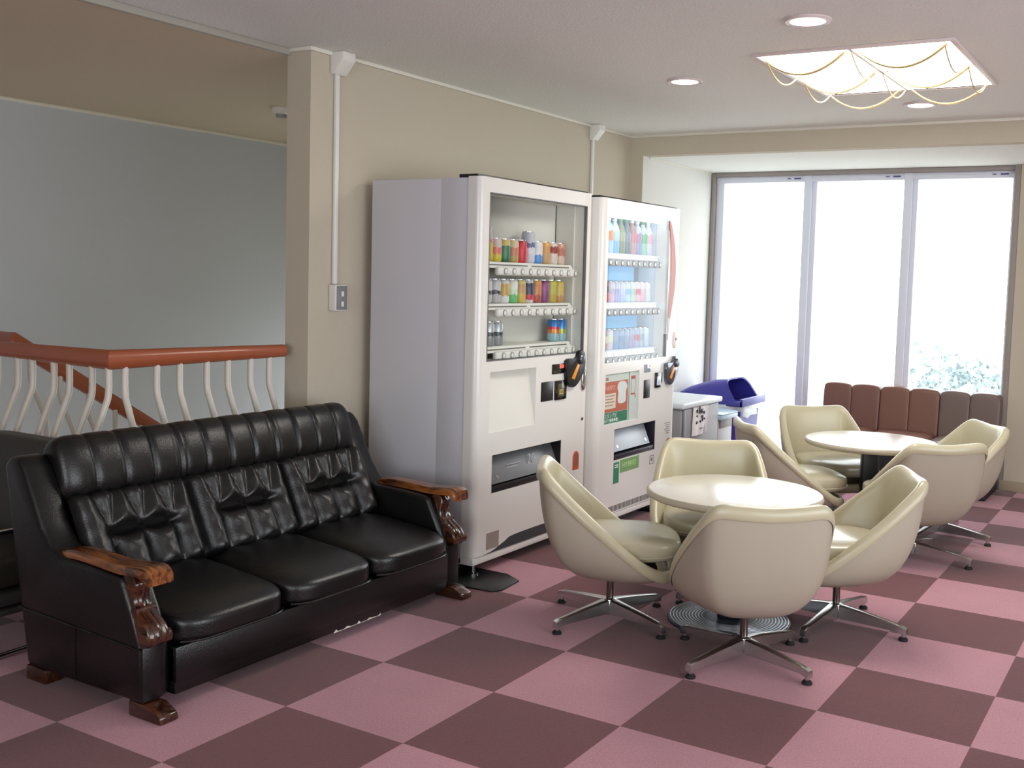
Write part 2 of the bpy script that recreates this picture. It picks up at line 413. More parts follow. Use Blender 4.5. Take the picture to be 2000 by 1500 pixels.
# outdoors: ground and a tree beyond the right pane
b = MB(); b.box(-30, 40, Y2+.3, 70, -5.2, -5.0)
struct(b.build('ground', mat('pale_ground', (190, 190, 182), .9)))
tree = thing('tree', 'pale leafy tree outside beyond the window, low in the pane nearest the beige wall', 'tree', (-1.2, 19.0, -4.95))
b = MB(); b.tube([(0, 0, 0), (.1, 0, 2.4), (0, .1, 4.2)], [.22, .17, .1], 10); b.tube([(.05, 0, 2.6), (.9, .3, 4.4)], [.1, .05], 8); b.tube([(.05, 0, 2.9), (-.9, -.2, 4.4)], [.1, .05], 8)
b.build('trunk', BARK, tree)
b = MB(); rnd = random.Random(3)
for k in range(2600):
    while True:
        p = Vector((rnd.uniform(-1, 1), rnd.uniform(-1, 1), rnd.uniform(-1, 1)))
        if .35 < p.length < 1: break
    l = p.length; bump = .78+.22*sin(5*p.x+1)*sin(6*p.z)
    c = Vector((p.x*1.75*bump, p.y*1.5*bump, 4.15+p.z*1.45*bump))
    a = Vector((rnd.gauss(0, 1), rnd.gauss(0, 1), rnd.gauss(0, 1))).normalized(); d = a.cross(Vector((rnd.gauss(0, 1), rnd.gauss(0, 1), .3))).normalized()
    s_ = rnd.uniform(.06, .11); e = a.cross(d)*.006
    vs = [b.bm.verts.new(c+a*s_), b.bm.verts.new(c+d*s_*.5+e), b.bm.verts.new(c-a*s_), b.bm.verts.new(c-d*s_*.5+e)]
    f = b.bm.faces.new(vs); f.smooth = False
b.build('foliage', LEAF, tree)

# ------------------------------------------------------------------ ceiling lamps
fix = thing('ceiling_light', 'large square recessed ceiling light with gold curved rods below its white panels', 'ceiling light', (1.17, 3.22, CZ))
O = (1.17, 3.22, CZ)
x0, x1, y0, y1 = .71, 1.60, 2.66, 3.80
b = MB(); t = .022
b.box(x0, x1, y0, y0+t, CZ-.014, CZ-.001, .002); b.box(x0, x1, y1-t, y1, CZ-.014, CZ-.001, .002); b.box(x0, x0+t, y0+t, y1-t, CZ-.014, CZ-.001, .002); b.box(x1-t, x1, y0+t, y1-t, CZ-.014, CZ-.001, .002)
xm, ym = (x0+x1)/2, (y0+y1)/2
b.box(xm-.008, xm+.008, y0+t, y1-t, CZ-.013, CZ-.001, .002); b.box(x0+t, x1-t, ym-.008, ym+.008, CZ-.013, CZ-.001, .002)
b.build('light_frame', PINKT, fix, O)
for (a0, a1) in ((x0+t, xm-.008), (xm+.008, x1-t)):
    for (c0, c1) in ((y0+t, ym-.008), (ym+.008, y1-t)):
        b = MB(); b.box(a0, a1, c0, c1, CZ-.008, CZ-.002); b.build('diffuser', LAMP, fix, O)
def arc(p, q, sag, n=14):
    p, q = Vector(p), Vector(q)
    return [p.lerp(q, k/n)-Vector((0, 0, sag*(1-(2*k/n-1)**2))) for k in range(n+1)]
zz = CZ-.014
for yy, dy in ((y0+.05, .016), (ym, .014), (y1-.05, -.016)):
    for a0, a1 in ((x0+.04, xm-.03), (xm+.03, x1-.04)):
        b = MB()
        for k in range(2): b.tube(arc((a0, yy+dy*k, zz), (a1, yy+dy*k, zz), .085), .004, 6)
        b.build('decorative_rod', GOLD, fix, O)
for xx, dx in ((x0+.05, .014), (xm, .012), (x1-.05, -.014)):
    for c0, c1 in ((y0+.06, ym-.04), (ym+.04, y1-.06)):
        b = MB()
        b.tube(arc((xx, c0, zz), (xx, c1, zz), .075), .0034, 6)
        b.build('decorative_rod', GOLD, fix, O)
DL = [(1.145, 2.14, 'round recessed downlight nearest the camera, on the near side of the square ceiling light'), (.165, 3.146, 'round recessed downlight between the square ceiling light and the left wall'), (1.109, 4.30, 'round recessed downlight between the square ceiling light and the window header')]
for k, (x, y, lb) in enumerate(DL):
    if k == 0:
        dl0 = thing('downlight', lb, 'downlight', (x, y, CZ), 0, 'round ceiling downlights')
        b = MB(); b.lathe([(.070, -.002), (.070, -.010), (.088, -.012), (.093, -.006), (.093, -.0005), (.070, -.0005)], caps=False, n=36); b.build('trim_ring', PINKT, dl0)
        b = MB(); b.lathe([(.0005, -.005), (.071, -.004), (.071, -.001), (.0005, -.001)], n=36); b.build('lens', DOWNL, dl0)
    else: dup(dl0, (x, y, CZ), 0, lb)
sd = thing('smoke_detector', 'small cream smoke detector on the stairwell ceiling', 'smoke detector', (-2.52, 2.93, SZ))
b = MB(); b.lathe([(.06, 0), (.06, -.02), (.05, -.035), (.04, -.04)], n=24); b.build('base', PLASW, sd)
b = MB(); b.lathe([(.035, -.039), (.032, -.06), (.001, -.064)], n=20); b.build('sensor', PLASG, sd)

# ------------------------------------------------------------------ conduits and outlet on the left wall
cn = thing('cable_conduit', 'white cable duct running down the wall to the outlet box beside the column edge', 'conduit', (XL, 1.885, 1.38), 0, 'wall conduits')
O = (XL, 1.885, 1.38)
b = MB(); b.box(XL+.001, XL+.022, 1.872, 1.898, 1.392, 2.40, .006, 3); b.build('duct', PLASW, cn, O)
b = MB(); b.prism([(XL+.001, CZ-.001), (XL+.085, CZ-.001), (XL+.085, CZ-.04), (XL+.03, CZ-.105), (XL+.001, CZ-.105)], 'y', 1.845, 1.935, .006); b.build('junction_cover', PLASW, cn, O)
c2 = thing('cable_conduit', 'thin cable duct dropping behind the two vending machines where their sides meet', 'conduit', (XL, 4.42, 1.5), 0, 'wall conduits')
O = (XL, 4.42, 1.5)
b = MB(); b.box(XL+.001, XL+.02, 4.408, 4.432, 1.5, 2.40, .005, 3); b.build('duct', PLASW, c2, O)
b = MB(); b.prism([(XL+.001, CZ-.001), (XL+.085, CZ-.001), (XL+.085, CZ-.04), (XL+.03, CZ-.105), (XL+.001, CZ-.105)], 'y', 4.38, 4.46, .006); b.build('junction_cover', PLASW, c2, O)
ob = thing('outlet_box', 'surface-mounted wall outlet box with grey face at the end of the white duct', 'outlet', (XL, 1.895, 1.325))
O = (XL, 1.895, 1.325)
b = MB(); b.box(XL+.001, XL+.05, 1.855, 1.935, 1.262, 1.39, .006, 3); b.build('housing', PLASW, ob, O)
b = MB(); b.box(XL+.049, XL+.055, 1.86, 1.93, 1.268, 1.384, .002); fp = b.build('face_plate', mat('outlet_grey', (140, 140, 144), .35, .3), ob, O)
for z in (1.296, 1.345):
    b = MB(); b.box(XL+.054, XL+.060, 1.886, 1.904, z-.013, z+.013, .003); b.build('socket', PLASW, fp, O)

# ------------------------------------------------------------------ stair railing
HR = 1.07
def balu(b, x, y, dx, dy, zt, zb):
    B = .085
    P = [(0, zt), (0, zt-.13), (.02, zt-.19), (B*.75, zt-.30), (B, zt-.37), (B, zt-.5), (B*.8, zb+.25), (0, zb+.12), (0, zb)]
    pts = catmull([(x+dx*k, y+dy*k, z) for k, z in P], 4)
    b.tube(pts, .0135, 10)
sr = thing('stair_railing', 'red tubular handrail on white bowed balusters turning the corner behind the sofa', 'railing', (-1.245, .745, 0))
O = (-1.245, .745, 0)
b = MB(); b.tube([(-2.3, .745, HR), (-1.245, .745, HR), (-1.195, 1.655, HR)], .030, 16); b.lathe([(.030, 0), (.027, .006), (.018, .010), (.001, .011)], M=Matrix.Translation((-1.195, 1.655, HR)) @ Matrix.Rotation(radians(-90), 4, 'X'), n=16)
b.build('handrail', RED, sr, O)
for f in (.075, .24, .365, .52, .645, .785, .905):
    b = MB(); x, y = -1.245+.05*f, .745+.91*f
    balu(b, x, y, 1, 0, HR-.01, .05); b.build('baluster', BALU, sr, O)
for f in (.0, .105, .255, .36, .51, .615, .765, .87, 1.02):
    b = MB(); balu(b, -1.255-f, .745, 0, -1, HR-.01, .05); b.build('baluster', BALU, sr, O)
s2 = thing('stair_railing', 'red handrail sloping down the stair flight seen through the white balusters', 'railing', (-2.70, 1.24, 0))
O = (-2.70, 1.24, 0)
b = MB(); b.tube([(-3.85, 1.24, 1.05), (-2.70, 1.24, 1.05), (-2.70, 3.6, -.43)], .034, 14); b.build('handrail', RED, s2, O)
for k in range(12):
    y = 1.34+.17*k; zt = 1.05-(y-1.24)*.627
    b = MB(); balu(b, -2.70, y, 0, 1, zt-.01, zt-.80); b.build('baluster', BALU, s2, O)
for k in range(4):
    b = MB(); balu(b, -2.85-.2*k, 1.24, 0, -1, 1.04, .05); b.build('baluster', BALU, s2, O)

# ------------------------------------------------------------------ sofa
SO = (-.6, 1.0, 0)
sofa = thing('sofa', 'black leather three-seat sofa with glossy carved wooden arms', 'sofa', SO)
SY0, SY1 = .150, 1.862
for ya, yb in ((SY0, SY0+.115), (SY1-.115, SY1)):
    b = MB()
    prof = [(-.285, .052), (-.285, .235), (-.325, .335), (-.385, .455), (-.55, .468), (-.70, .470), (-.755, .50), (-.80, .56), (-.895, .745), (-.93, .782), (-.985, .782), (-1.02, .755), (-.985, .55), (-.93, .25), (-.895, .052)]
    b.prism(prof, 'y', ya, yb, .022, seg=3); sp_ = b.build('side_panel', LEATHER, sofa, SO, sharp=50)
    b = MB(); yy = ya-.002 if ya == SY0 else yb+.002
    b.tube([(-.285, yy, .232), (-.93, yy, .258)], .0035, 6); b.tube([(-.62, yy, .055), (-.62, yy, .25)], .0012, 6); b.build('piping', LEATHER, sp_, SO)
# backrest shell behind
b = MB(); b.prism([(-.88, .06), (-.98, .76), (-1.02, .76), (-.93, .06)], 'y', SY0+.10, SY1-.10, .012); b.build('back_panel', LEATHER, sofa, SO)
yi0, yi1 = SY0+.115, SY1-.115
# front rail
b = MB(); b.box(-.86, -.268, yi0+.002, yi1-.002, .052, .213, .008, 2); b.box(-.30, -.262, yi0+.002, yi1-.002, .092, .213, .006, 2); b.build('front_rail', LEATHER, sofa, SO)
b = MB()
rr = random.Random(5)
ep = [(1.02+.012*k, .0525+.011*max(0, sin(k*1.7)*sin(k*.6+1))+rr.uniform(0, .0015)) for k in range(24)]
b.prism([(1.02, .052)]+ep+[(1.296, .052)], 'x', -.2685, -.2668)
b.build('worn_edge', mat('worn_white', (200, 196, 186), .8), sofa, SO, label='flaked white wear along the lower edge')
# seat cushions
ys = [yi0+.002, .765, 1.245, yi1-.002]
for k in range(3):
    b = MB(); ya, yb = ys[k], ys[k+1]
    def fn(p, q, ya=ya, yb=yb):
        top = max(0, q.z)
        p.z += top*.018*(1-q.y**4)*(1-q.x**4) + (-(p.x+.48))*.10*(.5+.5*q.z)
        p.x += .02*max(0, q.x)*(1-q.y**4)*(1 if q.z > -.6 else .5)
        return p
    b.superbox((-.495, (ya+yb)/2, .268), (.252, (yb-ya)/2, .064), 5.5, 12, fn)
    sc_ = b.build('seat_cushion', LEATHER, sofa, SO, sharp=80)
    b = MB()
    pts = []
    for j in range(17):
        y = ya+.02+(yb-ya-.04)*j/16; pts.append((-.236+.012*(1-((j-8)/8)**4)-(.03*abs((j-8)/8)**8), y, .226))
    b.tube(pts, .004, 6); b.build('piping', LEATHER, sc_, SO)
# tufted lower back
def back_pt(y, t, d):        # t 0 bottom..1 top, d out along +x
    x = -.715-.145*t; z = .325+.30*t
    return Vector((x+d*.90, y, z+d*.42))
def seg_d(p, a, c):
    ab = (c[0]-a[0], c[1]-a[1]); ap = (p[0]-a[0], p[1]-a[1]); l = ab[0]**2+ab[1]**2
    u = max(0, min(1, (ap[0]*ab[0]+ap[1]*ab[1])/l)) if l else 0
    return hypot(ap[0]-ab[0]*u, ap[1]-ab[1]*u)
W = yi1-yi0; HB = .33
segs = []; knots = []
for s in range(3):
    c = yi0+W*(s+.5)/3; sp3 = W/3/3.7
    bt = [c-sp3, c, c+sp3]; tb = .52*HB
    knots += [(y, tb) for y in bt]
    segs += [((bt[0], tb), (bt[2], tb), 1.0)]
    for y in bt: segs.append(((y, tb), (y+.004, .06*HB), .75))
    for y in bt:
        segs.append(((y, tb), (y-sp3*.30, HB), .55)); segs.append(((y, tb), (y+sp3*.36, HB), .45))
for s in (1, 2): segs.append(((yi0+W*s/3, 0), (yi0+W*s/3, HB), 1.1))
b = MB(); NY, NT = 190, 34; rings = []
for j in range(NT+1):
    t = j/NT; row = []
    for i in range(NY+1):
        y = yi0+W*i/NY; p = (y, t*HB)
        d = .092
        cr = 0
        for a, c, wt in segs: cr = max(cr, wt*math.exp(-(seg_d(p, a, c)/.024)**1.25))
        for kx, kt in knots: cr = max(cr, 1.25*math.exp(-hypot(p[0]-kx, p[1]-kt)/.022))
        edge = min(1, min(y-yi0, yi1-y)/.05); edge = sqrt(max(0, 1-(1-edge)**2))
        te = min(1, t/.12, (1-t)/.10); te = sqrt(max(0, 1-(1-te)**2))
        d = d*(1-.66*min(1.3, cr))*(.35+.65*edge)*(.35+.65*te)+.004*sin(40*y)*sin(9*t*HB*10)*.3
        row.append(back_pt(y, t, d))
    rings.append(row)
b.loft(rings, closed=False, caps=False)
bc = b.build('tufted_backrest', LEATHER, sofa, SO, sharp=80)
for kx, kt in knots:
    b = MB(); p = back_pt(kx, kt/HB, .026); M = Matrix.Translation(p) @ Matrix.Rotation(radians(65), 4, 'Y')
    b.lathe([(.009, -.004), (.009, .001), (.006, .004), (.001, .005)], n=10, M=M); b.build('button', LEATHER, bc, SO)
# rolled headrest with stitched channels
b = MB(); NY, NA = 220, 26; rings = []
chan = 12; y0r, y1r = yi0-.01, yi1+.01
for i in range(NY+1):
    y = y0r+(y1r-y0r)*i/NY; u = (i/NY*chan) % 1; k = min(u, 1-u)
    pinch = .013*math.exp(-k/.055)
    if any(abs(i/NY-s_/3) < .028 for s_ in (1, 2)): pinch += .004*(.5+.5*sin(i*1.9))
    e = min(1, (y-y0r)/.07, (y1r-y)/.07); e = sqrt(max(.02, 1-(1-e)**2))
    row = []
    for a in range(NA):
        th = 2*pi*a/NA; ca, sa = cos(th), sin(th)
        ca_ = abs(ca)**.8*(1 if ca > 0 else -1); sa_ = abs(sa)**.8*(1 if sa > 0 else -1)
        rx, rz = (.074-pinch)*(.55+.45*e), (.122-pinch*.8)*(.7+.3*e)
        lx, lz = rx*ca_, rz*sa_; t_ = radians(17)
        row.append((-.898+lx*cos(t_)-lz*sin(t_), y, .722+lx*sin(t_)+lz*cos(t_)))
    rings.append(row)
b.loft(rings, True, True); hr = b.build('headrest_roll', LEATHER, sofa, SO, sharp=80)
# wooden arms
for side, (ya, yb) in enumerate(((SY0-.008, SY0+.098), (SY1-.098, SY1+.008))):
    yc = (ya+yb)/2
    P = catmull([(-.745, .470, .020, .020), (-.66, .492, .034, .028), (-.54, .492, .040, .026), (-.42, .487, .044, .028), (-.33, .492, .052, .036), (-.275, .494, .054, .040), (-.252, .478, .050, .030)][:0] or [Vector(p) for p in [(-.745, .470, .020), (-.66, .494, .034), (-.54, .494, .040), (-.42, .488, .044), (-.33, .492, .052), (-.275, .494, .055), (-.248, .482, .050)]], 5)
    b = MB(); rings = []
    n = len(P)
    for i, p in enumerate(P):
        x, z, hw = p; th = .034 if i < n-8 else .034+.014*((i-(n-8))/8)
        if i < 5: th = .018+.016*i/5
        r = []
        for (u, v) in ((-1, -.9), (-1.0, .1), (-.86, .75), (-.5, 1), (-.28, .92), (-.2, 1), (.2, 1), (.28, .92), (.5, 1), (.86, .75), (1, .1), (1, -.9), (.8, -1), (-.8, -1)):
            r.append((x, yc+hw*u, z-th/2+th/2*v+.008))
        rings.append(r)
    b.loft(rings, True, True); ar = b.build('armrest', WOOD, sofa, SO, sharp=45)
    # carved S-shaped front post
    S = catmull([Vector(p) for p in [(-.375, 0, .468), (-.345, 0, .435), (-.352, 0, .395), (-.345, 0, .36), (-.312, 0, .325), (-.275, 0, .298), (-.262, 0, .268), (-.270, 0, .248)]], 5)
    b = MB(); rings = []
    for i, p in enumerate(S):
        f = i/(len(S)-1); hw = .030+.016*f; dp = .034+.012*sin(f*pi)
        if i > 0: tt = (S[i]-S[i-1]).normalized()
        else: tt = (S[1]-S[0]).normalized()
        nrm = Vector((-tt.z, 0, tt.x)); nrm = nrm if nrm.x > 0 else -nrm
        r = []
        for (u, v) in ((-1, -1), (-1, .1), (-.85, .3), (-.55, .35), (-.4, .18), (-.2, .32), (.2, .32), (.4, .18), (.55, .35), (.85, .3), (1, .1), (1, -1)):
            q = p+nrm*dp*v; r.append((q.x, yc+hw*u, q.z))
        rings.append(r)
    b.loft(rings, True, True)
    b.cyl((-.272, yc-.048, .266), (-.272, yc+.048, .266), .024, n=16)
    b.cyl((-.33, yc-.040, .345), (-.33, yc+.040, .345), .016, n=14)
    b.build('arm_post', WOODD, sofa, SO, sharp=45)
    b = MB(); b.box(-.345, -.283, ya+.012, yb-.012, .055, .245, .008); b.build('arm_block', LEATHER, sofa, SO)
    b = MB(); b.prism([(-.36, .001), (-.36, .052), (-.262, .052), (-.225, .034), (-.208, .026), (-.204, .001)], 'y', yc-.036, yc+.036, .005); b.build('foot', WOODD, sofa, SO)
    b = MB(); b.prism([(-.91, .001), (-.91, .052), (-.80, .052), (-.80, .001)], 'y', yc-.036, yc+.036, .005); b.build('foot', WOODD, sofa, SO)

# ------------------------------------------------------------------ dark armchair behind the sofa
ac = thing('armchair', 'dark vinyl armchair with bent chrome legs half hidden behind the black sofa', 'armchair', (-1.55, .45, 0))
O = (-1.55, .45, 0)
AO = -.10
b = MB(); b.superbox((-1.52, .60+AO, .56), (.36, .06, .19), 6, 8, lambda p, q: Vector((p.x, p.y+(p.z-.4)*.22, p.z))); b.build('backrest', LEATHER2, ac, O, sharp=80)
b = MB(); b.superbox((-1.52, .34+AO*.5, .30), (.34, .27, .065), 6, 8); b.build('seat', LEATHER2, ac, O, sharp=80)
b = MB(); b.box(-1.87, -1.17, .10, .60, .185, .235, .01); b.box(-1.87, -1.17, .10, .60, .150, .175, .008); b.build('seat_frame', mat('dark_slats', (50, 46, 46), .5), ac, O)
for x in (-1.88, -1.155):
    b = MB(); b.tube(catmull([(x, .62, .46), (x, .20, .47), (x, .14, .44), (x, .13, .30), (x, .14, .05), (x, .19, .014), (x, .30, .013), (x, .62, .013)], 6), .012, 12); b.build('leg', CHROME, ac, O)
b = MB(); b.tube([(-1.88, .62, .013), (-1.155, .62, .013)], .011, 10); b.build('crossbar', CHROME, ac, O)

# ------------------------------------------------------------------ vending machines
def door_panel(b, x0, x1, Y0, Y1_, Z0, Z1, holes, r=.03, mi=0):
    """front slab facing +x with true rectangular openings and rounded vertical edges"""
    ysn = sorted({Y0+r, Y1_-r, *[h[0] for h in holes], *[h[1] for h in holes]}); zs = sorted({Z0, Z1, *[h[2] for h in holes], *[h[3] for h in holes]})
    def inh(y, z): return any(h[0] < y < h[1] and h[2] < z < h[3] for h in holes)
    for i in range(len(ysn)-1):
        for k in range(len(zs)-1):
            yc, zc = (ysn[i]+ysn[i+1])/2, (zs[k]+zs[k+1])/2
            if not inh(yc, zc):
                vs = [b.bm.verts.new(p) for p in ((x1, ysn[i], zs[k]), (x1, ysn[i+1], zs[k]), (x1, ysn[i+1], zs[k+1]), (x1, ysn[i], zs[k+1]))]
                f = b.bm.faces.new(vs); f.material_index = mi
    for h in holes:
        for (ya, za, yb, zb) in ((h[0], h[2], h[1], h[2]), (h[1], h[2], h[1], h[3]), (h[1], h[3], h[0], h[3]), (h[0], h[3], h[0], h[2])):
            b.bm.faces.new([b.bm.verts.new(p) for p in ((x0, ya, za), (x0, yb, zb), (x1, yb, zb), (x1, ya, za))]).material_index = mi
    for yc, sgn in ((Y0+r, -1), (Y1_-r, 1)):
        prev = None
        A = [(x1-r+r*cos(a*pi/12), yc+sgn*r*sin(a*pi/12)) for a in range(7)]+[(x0, yc+sgn*r)]
        for (p, q) in zip(A, A[1:]):
            f = b.bm.faces.new([b.bm.verts.new(v) for v in ((p[0], p[1], Z0), (q[0], q[1], Z0), (q[0], q[1], Z1), (p[0], p[1], Z1))]); f.material_index = mi; f.smooth = True
        for z in (Z0, Z1):
            b.bm.faces.new([b.bm.verts.new((p[0], p[1], z)) for p in A]+[b.bm.verts.new((x0, yc, z)), ]).material_index = mi
    for z in (Z0, Z1):
        b.bm.faces.new([b.bm.verts.new(p) for p in ((x0, Y0+r, z), (x0, Y1_-r, z), (x1, Y1_-r, z), (x1, Y0+r, z))]).material_index = mi
def plate(name, m, parent, O, X, y0, y1, z0, z1, th=.006, bev=.002, x0=None):
    b = MB(); b.box(X-.002 if x0 is None else x0, X+th, y0, y1, z0, z1, bev); return b.build(name, m, parent, O)
def rect_frame(b, X0, X1, y0, y1, z0, z1, t, bev=.001):
    b.box(X0, X1, y0, y1, z1-t, z1, bev); b.box(X0, X1, y0, y1, z0, z0+t, bev); b.box(X0, X1, y0, y0+t, z0+t, z1-t, bev); b.box(X0, X1, y1-t, y1, z0+t, z1-t, bev)
def coin_unit(vm, O, X, y, z, body, s=1.0):
    """D-shaped coin unit with a round return lever; y,z = left edge and vertical middle"""
    P = [(-.0, .045), (.10, .052), (.125, .085), (.155, .092), (.185, .075), (.195, .03), (.185, -.02), (.15, -.065), (.10, -.10), (.055, -.105), (.02, -.085), (.0, -.04)]
    pts = [(y+p.x*s, z+p.y*s) for p in catmull([Vector((a*1.02, c, 0)) for a, c in P], 4, True)]
    b = MB(); b.prism(pts, 'x', X-.002, X+.022, .004); cu = b.build('coin_unit', body, vm, O, sharp=40)
    b = MB(); b.prism([(y+.045*s, z-.055*s), (y+.075*s, z-.065*s), (y+.128*s, z+.012*s), (y+.108*s, z+.022*s)], 'x', X+.02, X+.026, .002); b.build('coin_slot', AMBER, cu, O)
    b = MB(); b.lathe([(.028, -.003), (.028, .010), (.022, .016), (.001, .018)], M=Matrix.Translation((X+.02, y+.15*s, z+.045*s)) @ Matrix.Rotation(radians(90), 4, 'Y'), n=20); b.build('return_lever', mat('lever_grey', (96, 100, 106), .25, .5), cu, O)
def machine(name, label, X, Y0, Y1_, ZT, xb, front):
    pad = Y0+.05 if front == 0 else Y1_-.05
    O = (X-.35, (Y0+Y1_)/2, 0)
    vm = thing(name, label, 'vending machine', O)
    b = MB(); b.box(xb, X-.23, Y0+.004, Y1_-.004, .058, ZT-.006, .008, 2)
    b.box(X-.24, X-.075, Y0+.004, Y0+.02, .058, ZT-.006, .002); b.box(X-.24, X-.075, Y1_-.02, Y1_-.004, .058, ZT-.006, .002); b.box(X-.24, X-.075, Y0+.01, Y1_-.01, ZT-.03, ZT-.006, .002); b.box(X-.24, X-.075, Y0+.01, Y1_-.01, .058, .08, .002); vm_body = b.build('cabinet', ENAMELB, vm, O)
    b = MB(); b.box(X-.14, X-.03, Y0+.012, Y1_-.012, ZT-.006, ZT+.012, .004); b.build('top_seal', BLACK, vm, O)
    b = MB(); b.box(X-.13, X-.004, Y0+.004, Y1_-.004, .058, .096, .006); b.build('toe_panel', ENAMEL, vm, O)
    for y in (Y0+.05, Y1_-.05):
        for x in (X-.035, xb+.06):
            zf = .0078 if (x > X-.1 and y == pad) else .001
            b = MB(); b.cyl((x, y, zf+.006), (x, y, .075), .011, n=12); b.lathe([(.026, zf), (.026, zf+.007), (.012, zf+.013)], (x, y, 0), 16); b.build('levelling_foot', CHROME, vm, O)
    return vm, O
def button_bar(vm, O, x, y0, y1, z, n, bm_, cap, pitch0, pitch1, name='selection_bar', h=.042, slot=True, lamp=None):
    b = MB(); b.box(x-.03, x, y0, y1, z-h/2, z+h/2, .012, 3); bar = b.build(name, bm_, vm, O)
    for k in range(n):
        y = pitch0+(pitch1-pitch0)*k/(n-1)
        b = MB(); M = Matrix.Translation((x-.001, y, z)) @ Matrix.Rotation(radians(90), 4, 'Y')
        b.lathe([(.0165, -.002), (.0165, .004), (.0135, .006), (.012, .003), (.0005, .003)], M=M, n=18, mi=0)
        b.lathe([(.0125, .002), (.011, .0055), (.0005, .006)], M=M, n=16, mi=1)
        b.build('button', [cap, PLASW], bar, O)
    return bar

# ---- machine one: cans
X = -.37
vm, O = machine('vending_machine', 'white vending machine nearer the sofa, with unlit can display and blank advert recess', X, 2.09, 3.172, 1.92, -1.04, 0)
b = MB()
Hw = (2.165, 3.100, 1.046, 1.847); Ha = (2.198, 2.617, .694, .991); Hs = (2.232, 2.890, .392, .581); Hr = (3.020, 3.088, .395, .500)
door_panel(b, X-.075, X, 2.09, 3.172, .098, 1.92, [Hw, Ha, Hs], .035)
b.build('door', ENAMEL, vm, O, sharp=30)
b = MB(); b.box(X-.012, X-.008, Hw[0]-.004, Hw[1]+.004, Hw[2]-.004, Hw[3]+.004); b.build('glass_pane', GLASSV, vm, O)
b = MB(); rect_frame(b, X-.016, X+.002, Hw[0]-.003, Hw[1]+.003, Hw[2]-.003, Hw[3]+.003, .006); b.build('window_gasket', mat('gasket_grey', (110, 110, 110), .5), vm, O)
xbk = X-.19
b = MB(); b.box(xbk-.01, xbk, Hw[0]-.02, Hw[1]-.02, Hw[2]-.02, Hw[3]+.02); b.box(xbk, X-.074, Hw[1]-.012, Hw[1]+.012, Hw[2]-.02, Hw[3]+.02); b.box(xbk, X-.074, Hw[0]-.02, Hw[0]-.004, Hw[2]-.02, Hw[3]+.02); b.box(xbk, X-.074, Hw[0]-.02, Hw[1]+.01, Hw[3]+.004, Hw[3]+.02); b.box(xbk, X-.074, Hw[0]-.02, Hw[1]+.01, Hw[2]-.02, Hw[2]-.004)
b.build('display_liner', LINER, vm, O)
SH = (1.524, 1.318, 1.106)          # shelf tops
for z in SH:
    b = MB(); b.box(xbk, X-.062, Hw[0]+.005, Hw[1]-.05, z-.012, z, .002); b.prism([(X-.064, z), (X-.048, z-.03), (X-.064, z-.03)], 'y', Hw[0]+.03, Hw[1]-.05)
    sh = b.build('display_shelf', LINER, vm, O)
    b = MB(); ymid = (Hw[0]+Hw[1])/2-.02
    b.box(X-.058, X-.0535, Hw[0]+.06, ymid-.02, z-.018, z-.012); b.box(X-.058, X-.0535, ymid+.02, Hw[1]-.09, z-.018, z-.012); b.build('price_slot', mat('slot_grey', (96, 94, 92), .5), sh, O)
    button_bar(vm, O, X-.03, Hw[0]+.13, Hw[1]-.03, z-.045, 10, PLASW, PLASG, 2.355, 3.040)
# blank advert recess, deep at the top and flush at its foot
b = MB(); b.prism([(X-.06, Ha[3]+.002), (X-.05, Ha[3]+.002), (X-.002, Ha[2]-.0), (X-.012, Ha[2]-.0)], 'y', Ha[0], Ha[1]); b.build('advert_panel', LINER, vm, O)
plate('price_display', BLACKG, vm, O, X, 2.772, 2.892, .944, .996)
b = MB(); b.box(X+.004, X+.008, 2.852, 2.884, .972, .992, .002); b.build('led', REDLED, vm, O)
coin_unit(vm, O, X, 2.898, .968, BLACK)
plate('bill_slot', BLACK, vm, O, X, 2.668, 2.787, .806, .908, .004)
rd = plate('card_reader', BLACKG, vm, O, X, 2.802, 2.921, .803, .907, .008)
plate('screen', mat('reader_screen', (86, 84, 60), .2), rd, O, X+.007, 2.828, 2.895, .818, .890, .002)
b = MB(); rect_frame(b, X+.0088, X+.0100, 2.842, 2.880, .832, .858, .005, 0); b.box(X+.0088, X+.0100, 2.855, 2.861, .837, .853); b.build('printed_mark', mat('reader_print', (190, 170, 90), .4), rd, O)
b = MB(); b.superbox((X+.002, 3.108, .895), (.012, .023, .062), 3, 6); b.build('door_lock', CHROME, vm, O, sharp=60)
b = MB(); b.cyl((X-.002, 3.108, .674), (X+.006, 3.108, .674), .008, n=14); b.build('keyhole', STEELD, vm, O)
# pickup port
b = MB(); b.box(X-.16, X-.15, Hs[0]-.01, Hs[1]+.01, Hs[2]-.02, Hs[3]+.02); b.box(X-.15, X-.003, Hs[0], Hs[1], Hs[2], Hs[2]+.034, .004); b.box(X-.15, X-.001, Hs[0]+.0005, Hs[0]+.004, Hs[2], Hs[3]); b.box(X-.15, X-.001, Hs[1]-.004, Hs[1]-.0005, Hs[2], Hs[3]); b.box(X-.15, X-.001, Hs[0], Hs[1], Hs[3]-.004, Hs[3]-.0005); pk = b.build('pickup_port', BLACK, vm, O)
b = MB(); b.box(-.003, .003, Hs[0]+.006, Hs[1]-.006, 0, .15, .002, M=Matrix.Translation((X-.01, 0, Hs[2]+.04)) @ Matrix.Rotation(radians(-24), 4, 'Y')); fl = b.build('flap', mat('smoked_flap', (116, 118, 122), .38, .1), pk, O)
b = MB(); b.cyl((X-.03, 2.31, .455), (X-.018, 2.31, .462), .011, n=12); b.cyl((X-.03, 2.80, .455), (X-.018, 2.80, .462), .011, n=12); b.build('hinge_cap', CHROME, fl, O)
lettering('20', .075, (X-.030, 2.60, .487), mat('frost_print', (176, 178, 182), .5), fl, O)
